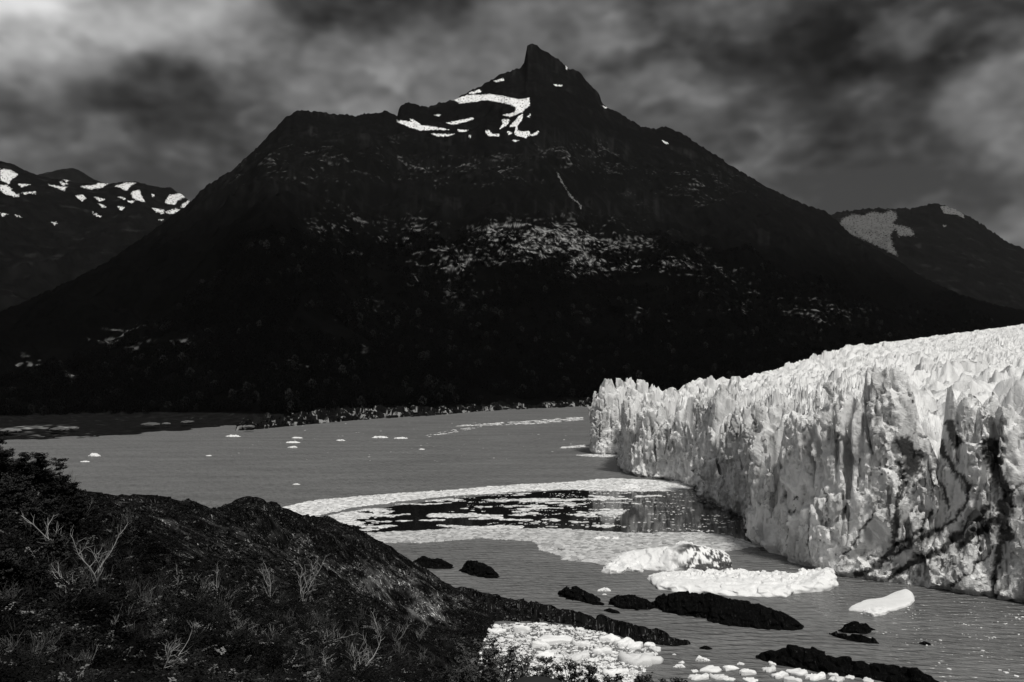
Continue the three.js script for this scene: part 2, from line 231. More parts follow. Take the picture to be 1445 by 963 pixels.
{
  const a = [0, 0, 0];
  const rockMap = (R, base, amp) => { const t = fieldTex(1024, 700, (u, v) => { sampleRange(R, u * (R.nc - 1), v * (R.nr - 1), a); const [x, y, z] = a; const st = fbm(x / 60 + y / 90, y / 300, z / 120, 4); return base + amp * Math.max(0, st + 0.1) + amp * 1.5 * ss(0.45, 0.7, fbm(x / 120, y / 60, z / 120, 4) + 0.25); }, true); t.wrapS = t.wrapT = THREE.ClampToEdgeWrapping; return t; };
  const lm = structure('mountain_ridge', leftR.g, matte(1, { map: rockMap(leftR, 0.003, 0.008) }), 'low dark ridge dotted with snow patches beyond the main mountain');
  const SN = std(0.68, 0.8);
  for (const p of crop(3.008, 0, 0, [[0, 722, 40, 725, 76, 745, 50, 765, 35, 784, 0, 770], [0, 788, 35, 795, 60, 825, 90, 833, 60, 840, 20, 828, 0, 812], [70, 783, 130, 788, 90, 798], [88, 822, 150, 818, 145, 826, 100, 830], [200, 788, 250, 795, 282, 798, 272, 816, 245, 804], [255, 753, 302, 764, 282, 777], [250, 774, 288, 784, 262, 792], [340, 795, 400, 790, 420, 779, 457, 784, 430, 801, 380, 808], [318, 835, 350, 830, 362, 845, 345, 859], [418, 866, 452, 885, 432, 888], [388, 903, 432, 926, 412, 924], [485, 795, 530, 781, 577, 779, 545, 800, 540, 814, 510, 802], [555, 820, 590, 810, 612, 862, 590, 857, 560, 842], [493, 879, 532, 884, 515, 899], [498, 838, 532, 846, 525, 852], [698, 862, 720, 830, 770, 823, 782, 840, 750, 855, 740, 872, 710, 870], [643, 888, 692, 893, 692, 912, 660, 902], [698, 906, 740, 891, 772, 893, 730, 912], [768, 872, 802, 853, 792, 880, 772, 887], [0, 908, 34, 914, 10, 922], [56, 913, 100, 930, 78, 926], [535, 856, 570, 858, 560, 866], [400, 838, 445, 852, 420, 860], [640, 828, 656, 828, 648, 840], [216, 948, 240, 950, 230, 960], [670, 935, 690, 937, 680, 943]])) { const g = drape(leftR, p, 6, 1.4); if (g) mesh('snow_patch', g, SN, lm); }
  structure('far_peak', farR.g, matte(1, { map: rockMap(farR, 0.003, 0.008) }), 'distant rounded peak in the haze behind the snowy ridge');
  const rm = structure('mountain_shoulder', rightR.g, matte(1, { map: rockMap(rightR, 0.004, 0.007) }), 'dark shoulder with a hanging glacier under the cloud');
  const SR = std(0.075, 0.85);  // cloud shade and haze over the hanging ice, put into its dark grey
  for (const p of [[[1185, 318], [1190, 309], [1203, 304], [1218, 306], [1232, 300], [1246, 303], [1256, 298], [1264, 302], [1268, 308], [1260, 316], [1264, 323], [1256, 334], [1260, 346], [1266, 364], [1250, 354], [1225, 342], [1200, 332]], [[1262, 318], [1285, 324], [1292, 335], [1280, 334], [1268, 335]]]) { const g = drape(rightR, p, 8, 2.4); if (g) mesh('hanging_ice', g, SR, rm); }
  for (const p of crop(2.979, 960, 0, [[1090, 872, 1130, 870, 1190, 904, 1192, 922, 1160, 907, 1110, 902], [1100, 950, 1120, 950, 1110, 960]])) { const g = drape(rightR, p, 8, 0.8); if (g) mesh('snow_patch', g, std(0.1, 0.85), rm); }
}

// ───────────────────────── glacier ─────────────────────────
const ICEBUMP = fieldTex(512, 512, (u, v) => 0.5 + 0.5 * (0.5 * tileN(u, v, 8, 1) + 0.4 * tileN(u, v, 22, 5) + 0.35 * tileN(u, v, 60, 9) - 0.5 * (1 - ss(0, 0.05, Math.abs(tileN(u, v, 9, 17))))));
const basePx = [[832, 640], [846, 642], [862, 641.5], [878, 642], [877, 655], [879, 668], [905, 673], [945, 678], [988, 690], [989, 705], [1030, 722], [1055, 735], [1059, 750], [1062, 768], [1100, 790], [1150, 806], [1200, 815], [1300, 828], [1380, 840], [1445, 852], [1600, 880], [1800, 925]];
const crestPx = [[828, 566], [850, 556], [875, 570], [900, 572], [930, 577], [960, 572], [990, 574], [1010, 585], [1040, 590], [1065, 588], [1085, 603], [1105, 598], [1125, 583], [1150, 560], [1180, 545], [1205, 537], [1235, 548], [1262, 565], [1285, 585], [1310, 590], [1330, 570], [1350, 568], [1375, 578], [1400, 570], [1420, 576], [1440, 555], [1500, 555], [1800, 560]];
const FR = []; { // the front resampled every 2 m, starting behind the far tip
  const W = [[96, -800], [70, -748], ...basePx.map((p) => { const q = onW(p[0], p[1]); return [q[0], q[2]]; })]; let s = 0;
  for (let i = 1; i < W.length; i++) { const L = Math.hypot(W[i][0] - W[i - 1][0], W[i][1] - W[i - 1][1]), n = Math.max(1, Math.round(L / 2)); for (let k = 0; k < n; k++) FR.push({ x: lerp(W[i - 1][0], W[i][0], k / n), z: lerp(W[i - 1][1], W[i][1], k / n), s: s + L * k / n }); s += L; }
  for (let it = 0; it < 3; it++) for (let i = 1; i < FR.length - 1; i++) { FR[i].x = (FR[i - 1].x + 2 * FR[i].x + FR[i + 1].x) / 4; FR[i].z = (FR[i - 1].z + 2 * FR[i].z + FR[i + 1].z) / 4; }
  for (let i = 0; i < FR.length; i++) { const a = FR[Math.max(0, i - 6)], b = FR[Math.min(FR.length - 1, i + 6)], L = Math.hypot(b.x - a.x, b.z - a.z); FR[i].tx = (b.x - a.x) / L; FR[i].tz = (b.z - a.z) / L; FR[i].nx = -(b.z - a.z) / L; FR[i].nz = (b.x - a.x) / L; const q = proj(FR[i].x, 0, FR[i].z); FR[i].px = q[0]; FR[i].crest = FR[i].z < -700 ? 42 : at(q[0], pl(crestPx, q[0]), -FR[i].z)[1]; }
  // inward is away from the open lake
  if (FR[200].nx < 0) for (const f of FR) { f.nx *= -1; f.nz *= -1; }
}
const nearFront = (x, z) => { let b = 1e9, k = 0; for (let i = 0; i < FR.length; i++) { const d = (FR[i].x - x) ** 2 + (FR[i].z - z) ** 2; if (d < b) { b = d; k = i; } } const f = FR[k]; return { f, n: (x - f.x) * f.nx + (z - f.z) * f.nz, d: Math.sqrt(b), k }; };
const margin = [[850, 551, 745], [905, 547, 770], [960, 543, 810], [1000, 539, 860], [1090, 519, 1000], [1150, 501, 1150], [1185, 491, 1300], [1270, 479, 1600], [1350, 469, 1850], [1445, 457, 2100], [1560, 446, 2400], [1760, 430, 2800]].map((p) => at(...p));
const fieldCtl = []; for (let i = 0; i < FR.length; i += 12) fieldCtl.push([FR[i].x + FR[i].nx * 20, FR[i].z + FR[i].nz * 20, FR[i].crest - 3]);
for (const m of margin) fieldCtl.push([m[0], m[2], m[1]]);
for (const p of [[1100, 560, 520], [1200, 525, 620], [1300, 552, 390], [1300, 520, 640], [1400, 545, 420], [1400, 510, 720], [1250, 500, 1000], [1380, 488, 1200], [1600, 520, 600]]) { const q = at(...p); fieldCtl.push([q[0], q[2], q[1]]); }
const fieldH = tps(fieldCtl, 0.02);

// dirt bands frozen into the front, and the dark of its caves painted in: polylines along the front and up its height
const strokes = [[[[1393, 722], [1370, 737], [1353, 754], [1332, 772], [1307, 785], [1282, 797], [1257, 816]], 1.5], [[[1394, 630], [1402, 660], [1409, 690], [1411, 722], [1407, 757]], 3.2], [[[1407, 757], [1403, 800], [1402, 842]], 1.3], [[[1297, 618], [1320, 640], [1332, 653], [1345, 674], [1363, 686], [1360, 709], [1345, 722], [1327, 742], [1302, 759], [1277, 770], [1252, 787]], 1.0], [[[1266, 655], [1272, 680], [1267, 711], [1264, 742], [1257, 777], [1235, 800], [1210, 812]], 1.5], [[[1236, 722], [1221, 742], [1206, 762], [1191, 782]], 0.55], [[[1307, 722], [1297, 747], [1277, 762], [1257, 775]], 0.8], [[[1396, 771], [1365, 804], [1338, 832]], 0.5], [[[1275, 625], [1282, 650], [1285, 665]], 3.6], [[[1300, 650], [1310, 675], [1320, 690], [1330, 720]], 1.0], [[[1138, 720], [1139, 760], [1137, 785]], 0.6], [[[1310, 560 + 55], [1318, 640]], 2.2], [[[1330, 600], [1338, 625]], 2.0], [[[1350, 772], [1385, 745], [1400, 735]], 1.8], [[[1115, 700], [1112, 740], [1104, 770]], 0.4], [[[1160, 690], [1164, 720]], 0.4]].map(([P, w]) => [P.map(([px, py]) => { let b = 1e9, f = FR[0]; for (const g of FR) if (g.z > -600 && Math.abs(g.px - px) < b) { b = Math.abs(g.px - px); f = g; } return [f.s, at(px, py, -f.z)[1]]; }), w]);
const strokeBox = strokes.map(([P, w]) => [Math.min(...P.map((p) => p[0])) - 3 * w, Math.max(...P.map((p) => p[0])) + 3 * w, Math.min(...P.map((p) => p[1])) - 9 * w, Math.max(...P.map((p) => p[1])) + 3 * w]);
const grimeS = [1195, 1440].map((px) => { let b = 1e9, f = FR[0]; for (const g of FR) if (g.z > -600 && Math.abs(g.px - px) < b) { b = Math.abs(g.px - px); f = g; } return f.s; });
function dirt(s, y, x, z) {
  let m = 0; const ws = s + 1.1 * N3(s * 0.3, y * 0.3, 2) + 0.5 * N3(s * 0.9, y * 0.9, 7), wy = y + 0.9 * N3(s * 0.3 + 9, y * 0.3, 2) + 0.4 * N3(s + 9, y, 7);
  for (let q = 0; q < strokes.length; q++) { const B = strokeBox[q]; if (s < B[0] || s > B[1] || y < B[2] || y > B[3]) continue; const [P, w0] = strokes[q], w = w0 * (0.8 + 0.5 * N3(s * 0.25, y * 0.25, q * 3.3));
    for (let i = 1; i < P.length; i++) { const [ax, ay] = P[i - 1], bx = P[i][0] - ax, by = P[i][1] - ay, t = clamp(((ws - ax) * bx + (wy - ay) * by) / (bx * bx + by * by)), d = Math.hypot(ws - ax - bx * t, wy - ay - by * t); m = Math.max(m, 1 - ss(0.6 * w, 0.95 * w, d + 0.5 * w * N3(x * 1.3, y * 1.3, z * 1.3)));
      if (wy < ay + by * t && wy > ay + by * t - 6 * w && Math.abs(ws - ax - bx * t) < w) m = Math.max(m, 0.75 * ss(0.15, 0.45, N3(x * 2.2, y * 0.22, z * 2.2) + 0.1)); } }
  const g0 = grimeS[0], g1 = grimeS[1]; if (s > g0 && s < g1) m = Math.max(m, 0.8 * ss(g0, g0 + 14, s) * ss(g1, g1 - 8, s) * ss(0.3, 0.42, fbm(x * 0.28, y * 0.07, z * 0.28, 3) + 0.35 * N3(x * 1.7, y * 0.16, z * 1.7) + 0.1 * N3(s / 9, y / 20, 4)));
  return clamp(m);
}
const iceMat = std(1, 0.62, { vertexColors: true, bumpMap: ICEBUMP, bumpScale: 0.4 }), cliffMat = std(1, 0.62, { vertexColors: true, flatShading: true, bumpMap: ICEBUMP, bumpScale: 0.35 });
const glacier = new THREE.Group(); glacier.name = numbered('glacier'); scene.add(glacier);
tag(glacier, 'white crevassed glacier ending in a jagged ice cliff on the lake', 'glacier');
// signed distance into the glacier from its front, with the place along it, on a coarse lattice
const ND = { x0: 30, z0: -830, st: 2, nx: 140, nz: 330 }; ND.n = new Float32Array(ND.nx * ND.nz); ND.s = new Float32Array(ND.nx * ND.nz); ND.k = new Int16Array(ND.nx * ND.nz);
for (let j = 0; j < ND.nz; j++) for (let i = 0; i < ND.nx; i++) { const x = ND.x0 + i * ND.st, z = ND.z0 + j * ND.st, c = nearFront(x, z), q = j * ND.nx + i, f = c.f; ND.n[q] = c.n >= 0 ? c.d : -c.d; ND.s[q] = f.s + (x - f.x) * f.tx + (z - f.z) * f.tz; ND.k[q] = c.k; }
const nd = (A, x, z) => { const u = clamp((x - ND.x0) / ND.st, 0, ND.nx - 1.001), v = clamp((z - ND.z0) / ND.st, 0, ND.nz - 1.001), i = Math.floor(u), j = Math.floor(v), q = j * ND.nx + i; return lerp(lerp(A[q], A[q + 1], u - i), lerp(A[q + ND.nx], A[q + ND.nx + 1], u - i), v - j); };
// the broken top of the ice: blocks of two sizes, each with its own height and tilt, parted by crevasses
const wo1 = {}, wo2 = {};
function iceTop(x, z, n, crest, wide, out) {
  const wx = x + 4 * N3(x / 17, 2, z / 17) + 1.2 * N3(x / 5, 2, z / 5), wz = z + 4 * N3(x / 17 + 40, 2, z / 17) + 1.2 * N3(x / 5 + 40, 2, z / 5);
  const A = lerp(1, 0.6, ss(50, 190, n)) * lerp(1, 0.8, ss(300, 900, n)), calm = 1 - 0.55 * Math.exp(-(((x - 178) / 45) ** 2 + ((z + 400) / 60) ** 2)), B = A * calm;
  worley2(wx / 25, wz / 17, 8, wo2); worley2(wx / 12.5, wz / 8.5, 3, wo1);
  const r = (o, k) => hsh(o.i, o.j, k) - 0.5, e2 = (wo2.f2 - wo2.f1) * 10, e1 = (wo1.f2 - wo1.f1) * 5;
  let y = fieldH(x, z); if (n < 30) y = lerp(crest - 0.5, y, ss(6, 30, n));
  const gapW = (1.6 + 2.4 * hsh(wo2.i, wo2.j, 60)) * wide, gap1 = (1.1 + 0.9 * hsh(wo1.i, wo1.j, 61)) * wide, c2 = clamp(e2 / gapW), c1 = clamp(e1 / gap1);
  y += B * (c2 * (10 * r(wo2, 44) + 24 * (wo2.dx * r(wo2, 45) + wo2.dy * r(wo2, 46)) - 4 * (wo2.f1 - 0.4)) + c1 * (6 * r(wo1, 41) + 19 * (wo1.dx * r(wo1, 42) + wo1.dy * r(wo1, 43)) - 2 * (wo1.f1 - 0.4)));
  y -= (1.5 + 19 * B * B) * (0.5 + 0.5 * (hsh(wo2.i, wo2.j, 62) * c2 + 0.5 * (1 - c2)) * 2) * (1 - c2) * (0.4 + 0.6 * calm) + (0.6 + 3 * B) * (1 - c1);
  y += 0.7 * fbm(x / 4, 2, z / 4, 3) + (2.6 * facet3(x / 5, 1, z / 4, 12) + 1.5 * facet3(x / 2.1, 1, z / 2.1, 15)) * B;
  if (out) { out.e2 = e2; out.e1 = e1; out.id = wo1.i * 4096 + wo1.j; }
  return y;
}
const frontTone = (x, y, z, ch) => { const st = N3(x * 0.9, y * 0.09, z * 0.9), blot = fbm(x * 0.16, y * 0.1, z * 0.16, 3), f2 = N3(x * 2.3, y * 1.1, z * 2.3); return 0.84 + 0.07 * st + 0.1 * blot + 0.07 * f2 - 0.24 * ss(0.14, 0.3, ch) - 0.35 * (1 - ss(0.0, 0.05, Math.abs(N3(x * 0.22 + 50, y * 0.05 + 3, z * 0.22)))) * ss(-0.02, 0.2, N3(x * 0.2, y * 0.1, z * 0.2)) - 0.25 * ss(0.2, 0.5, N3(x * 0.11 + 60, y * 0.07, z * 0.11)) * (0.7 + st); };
{
  // the cliff and its first blocks as one closed surface around solid ice
  const V = 0.6, NIN = 15, X0 = 34, Z0 = -822, Y0 = -2, NX = Math.ceil(222 / V), NZ = Math.ceil(612 / V), NY = Math.ceil(78 / V), id = new Int32Array(NX * NZ).fill(-1), cols = [];
  const xEnd = onW(1640, 887)[0];
  for (let j = 0; j < NZ; j++) for (let i = 0; i < NX; i++) { const x = X0 + i * V, z = Z0 + j * V; if (x > xEnd && z > -300) continue; const n = nd(ND.n, x, z); if (n > -7.5 && n < NIN) { id[j * NX + i] = cols.length; cols.push([i, j, x, z, n]); } }
  const D = new Float32Array(cols.length * NY), cellId = new Int32Array(cols.length), sArc = new Float32Array(cols.length), o = {};
  cols.forEach(([i, j, x, z, n], c) => {
    const q = Math.round((z - ND.z0) / ND.st) * ND.nx + Math.round((x - ND.x0) / ND.st), f = FR[ND.k[q]], s = f.s + (x - f.x) * f.tx + (z - f.z) * f.tz, fi = clamp(s / 2, 0, FR.length - 2), crest = lerp(FR[Math.floor(fi)].crest, FR[Math.floor(fi) + 1].crest, fi - Math.floor(fi)), T = iceTop(x, z, Math.max(n, 0), crest, 1, o); cellId[c] = o.id; sArc[c] = s;
    for (let k = 0; k < NY; k++) {
      const y = Y0 + k * V, top = T - y; let d;
      if (n < -6.5 || top < -4) d = Math.min(n, top); else if (n > 7.5 || y < -1) d = Math.min(n + (y < -1 ? -1 : 0), top + 0.5 * N3(x * 0.4, y * 0.4, z * 0.4)); else {
        const hf = clamp(y / Math.max(crest, 20)), ch = facet3(x / 5, y / 11, z / 5, 0), ch2 = facet3(x / 2.1, y / 2.8, z / 2.1, 3), slab = facet3(x / 11 + y / 30, y / 11, z / 11, 7);
        let w = 1.5 * N3(x * 0.1, y * 0.018, z * 0.1) + 0.3 * (1 - 2 * Math.abs(N3(x * 0.25 + 3, y * 0.04, z * 0.25))) * (0.3 + hf) + 0.8 * fbm(x * 0.75, y * 0.5, z * 0.75, 2) + 3.6 * ch * (0.3 + 0.7 * hf) + 1.2 * ch2 + 3.2 * slab - 0.045 * y;
        const cr = Math.abs(N3(x * 0.1 + 20, y * 0.02, z * 0.1)), cr2 = Math.abs(N3(x * 0.22 + 50, y * 0.05 + 3, z * 0.22)), dg = Math.abs(N3(x * 0.12 + y * 0.1, y * 0.16, z * 0.12 + y * 0.06));
        w -= 8 * (1 - ss(0.03, 0.09, cr)) * ss(0.12, 0.45, hf) * ss(-0.12, 0.06, N3(x * 0.06 + 5, y * 0.04, z * 0.06)) + 5 * (1 - ss(0.03, 0.1, cr2)) * ss(0.08, 0.35, hf) * ss(-0.08, 0.08, N3(x * 0.09 + 35, y * 0.06, z * 0.09)) + 1.3 * (1 - ss(0.01, 0.07, dg)) * ss(0.0, 0.2, N3(x * 0.08 + 15, y * 0.08, z * 0.08));
        w -= 6.5 * (1 - ss(0.3, 1.3, o.e2)) * ss(0.15, 0.6, hf) + 4 * (1 - ss(0.15, 0.8, o.e1)) * ss(0.35, 0.8, hf);
        w -= 1.1 * dirt(s, y, x, z); w += 2.0 * ss(10, 1, y) * (0.4 + N3(x * 0.12, 0, z * 0.12)) - 1.7 * ss(1.7, 0.5, y + 0.6 * N3(x * 0.3, 0, z * 0.3));
        d = Math.min(n + w, top + 0.8 * ch2);
      }
      D[c * NY + k] = d;
    }
  });
  // surface nets
  const vid = new Int32Array(cols.length * NY).fill(-1), pos = [], col = [], uv = [], own = [];
  for (let c = 0; c < cols.length; c++) { const [i, j, x, z] = cols[c]; if (i + 1 >= NX || j + 1 >= NZ) continue; const b = id[j * NX + i + 1], e = id[(j + 1) * NX + i], f = id[(j + 1) * NX + i + 1]; if (b < 0 || e < 0 || f < 0) continue;
    for (let k = 0; k < NY - 1; k++) { const v = [D[c * NY + k], D[b * NY + k], D[e * NY + k], D[f * NY + k], D[c * NY + k + 1], D[b * NY + k + 1], D[e * NY + k + 1], D[f * NY + k + 1]]; let m = 0; for (let q = 0; q < 8; q++) if (v[q] > 0) m |= 1 << q; if (m === 0 || m === 255) continue;
      let px = 0, py = 0, pz = 0, cnt = 0; for (let q = 0; q < 8; q++) for (const ax of [1, 2, 4]) { if (q & ax) continue; const r = q | ax; if ((v[q] > 0) === (v[r] > 0)) continue; const t = v[q] / (v[q] - v[r]); px += (q & 1) + (ax === 1 ? t : 0); pz += ((q >> 1) & 1) + (ax === 2 ? t : 0); py += ((q >> 2) & 1) + (ax === 4 ? t : 0); cnt++; }
      const X = x + px / cnt * V, Y = Y0 + (k + py / cnt) * V, Z = z + pz / cnt * V; vid[c * NY + k] = pos.length / 3; pos.push(X, Y, Z); own.push(cellId[c]); const dm = dirt(sArc[c], Y, X, Z), g = lerp(frontTone(X, Y, Z, facet3(X / 5, Y / 11, Z / 5, 0)), 0.025, dm * 0.97); col.push(g, g, g); uv.push(sArc[c] / 9, (Y + 0.7 * cols[c][4]) / 9); } }
  const tris = new Map(), quad = (a, b, c, d, flip) => { if (a < 0 || b < 0 || c < 0 || d < 0) return; const k = own[a]; let L = tris.get(k); if (!L) tris.set(k, L = []); if (flip) L.push(a, b, c, a, c, d); else L.push(a, c, b, a, d, c); };
  for (let c = 0; c < cols.length; c++) { const [i, j] = cols[c], g = (di, dj) => { const a = i + di, b = j + dj; return a < 0 || b < 0 || a >= NX || b >= NZ ? -1 : id[b * NX + a]; }, cx = g(1, 0), cz = g(0, 1), w = g(-1, 0), n0 = g(0, -1), wn = g(-1, -1);
    for (let k = 1; k < NY - 1; k++) { const v = D[c * NY + k], q = (cc, kk) => cc < 0 ? -1 : vid[cc * NY + kk];
      if (cx >= 0) { const v2 = D[cx * NY + k]; if ((v > 0) !== (v2 > 0)) quad(q(c, k), q(n0, k), q(n0, k - 1), q(c, k - 1), v > 0); }
      if (cz >= 0) { const v2 = D[cz * NY + k]; if ((v > 0) !== (v2 > 0)) quad(q(c, k), q(c, k - 1), q(w, k - 1), q(w, k), v > 0); }
      { const v2 = D[c * NY + k + 1]; if ((v > 0) !== (v2 > 0)) quad(q(c, k), q(w, k), q(wn, k), q(n0, k), v > 0); } } }
  const P32 = new Float32Array(pos), allIdx = []; for (const L of tris.values()) for (const t of L) allIdx.push(t);
  const whole = geo(P32, new Uint32Array(allIdx)), nr = whole.attributes.normal.array;
  let made = 0, nt = 0; const small = [];
  const list = [...tris.values()].sort((a, b) => b.length - a.length);
  const split = (L) => { const p = new Map(), find = (a) => { while (p.get(a) !== a) { p.set(a, p.get(p.get(a))); a = p.get(a); } return a; }; for (const t of L) if (!p.has(t)) p.set(t, t); for (let i = 0; i < L.length; i += 3) { const a = find(L[i]); p.set(find(L[i + 1]), a); p.set(find(L[i + 2]), a); } const g = new Map(); for (let i = 0; i < L.length; i += 3) { const r = find(L[i]); let q = g.get(r); if (!q) g.set(r, q = []); q.push(L[i], L[i + 1], L[i + 2]); } return [...g.values()]; };
  for (const L of list.flatMap(split).sort((a, b) => b.length - a.length)) { const m = new Map(), p = [], nn = [], cc = [], uu = [], id2 = []; for (const t of L) { let k = m.get(t); if (k === undefined) { k = m.size; m.set(t, k); p.push(P32[t * 3], P32[t * 3 + 1], P32[t * 3 + 2]); nn.push(nr[t * 3], nr[t * 3 + 1], nr[t * 3 + 2]); cc.push(col[t * 3], col[t * 3 + 1], col[t * 3 + 2]); uu.push(uv[t * 2], uv[t * 2 + 1]); } id2.push(k); } nt += L.length / 3;
    const g = new THREE.BufferGeometry(); for (const [nm, a, w] of [['position', p, 3], ['normal', nn, 3], ['color', cc, 3], ['uv', uu, 2]]) g.setAttribute(nm, new THREE.BufferAttribute(new Float32Array(a), w)); g.setIndex(id2); if (made < 280 && L.length > 900) { mesh('serac', g, cliffMat, glacier); made++; } else small.push(g); }
  if (small.length) { const q = mesh('ice_slivers', mergeGeometries(small), iceMat, glacier); q.userData.kind = 'stuff'; }
  console.log('seracs', made, small.length, 'tris', nt);
}
// the broken surface behind the first blocks
{
  const i0 = FR.findIndex((f) => f.z > -735), nu = 820, nv = 430, skirt = 4, nr = nv + skirt, pos = new Float32Array(nu * nr * 3), col = new Float32Array(nu * nr * 3), uv = new Float32Array(nu * nr * 2), o = {};
  const mcum = [0]; for (let i = 1; i < margin.length; i++) mcum.push(mcum[i - 1] + Math.hypot(margin[i][0] - margin[i - 1][0], margin[i][2] - margin[i - 1][2]));
  for (let c = 0; c < nu; c++) {
    const u = c / (nu - 1), fi = i0 + (FR.length - 1 - i0) * u, f = FR[Math.floor(fi)], g = FR[Math.min(FR.length - 1, Math.floor(fi) + 1)], w = fi - Math.floor(fi);
    const ax = lerp(f.x, g.x, w) + lerp(f.nx, g.nx, w) * 12, az = lerp(f.z, g.z, w) + lerp(f.nz, g.nz, w) * 12, crest = lerp(f.crest, g.crest, w);
    const md = mcum[mcum.length - 1] * Math.pow(u, 1.25); let k = 1; while (k < margin.length - 1 && mcum[k] < md) k++; const mt = (md - mcum[k - 1]) / (mcum[k] - mcum[k - 1]);
    const bx = lerp(margin[k - 1][0], margin[k][0], mt), bz = lerp(margin[k - 1][2], margin[k][2], mt), dl = Math.hypot(bx - ax, bz - az);
    for (let r = 0; r < nr; r++) {
      const v = r < nv ? Math.pow(r / (nv - 1), 1.8) : 1 + (r - nv + 1) * 25 / Math.max(dl, 60), vv = Math.min(v, 1), x = lerp(ax, bx, v), z = lerp(az, bz, v), q = r * nu + c, dF = v * dl + 12;
      const n = dF < 90 ? Math.max(12, nd(ND.n, x, z)) : dF; let y = iceTop(lerp(ax, bx, vv), lerp(az, bz, vv), n, crest, 1 + 0.35 * ss(12, 24, n) + 1.6 * ss(60, 500, n), o) - (n < 22 ? 0.25 : 0);
      if (dl * (1 - v) < 60) { const bs = fieldH(lerp(ax, bx, vv), lerp(az, bz, vv)); y = lerp(bs, y, 0.35 + 0.65 * ss(0, 60, dl * (1 - v))); }
      if (r >= nv) y -= (r - nv + 1) ** 1.4 * 14;
      pos[q * 3] = x; pos[q * 3 + 1] = y; pos[q * 3 + 2] = z; uv[q * 2] = x / 9; uv[q * 2 + 1] = z / 9;
      // ash and rock flour caught in old crevasses: thin broken lines
      const ln = Math.abs(N3(x / 60 + 4, 2, z / 22)), dk = (1 - ss(0.0, 0.045, ln)) * ss(0.05, 0.3, N3(x / 30, 8, z / 30)) * 0.75, a = 0.83 + 0.1 * fbm(x / 20, 4, z / 12, 3) + 0.07 * N3(x / 3, 4, z / 3) - 0.2 * ss(0.14, 0.3, facet3(x / 5, 2, z / 5, 2)) - 0.12 * ss(0.2, 0.5, N3(x / 90, 9, z / 40));
      const val = lerp(a, 0.12, dk); col[q * 3] = col[q * 3 + 1] = col[q * 3 + 2] = val;
    }
  }
  mesh('ice_field', geo(pos, gridIdx(nu, nr), uv, col), iceMat, glacier);
}

// ───────────────────────── the lake ─────────────────────────
const polyW = (P) => P.map((p) => { const q = onW(p[0], p[1]); return [q[0], q[2]]; });
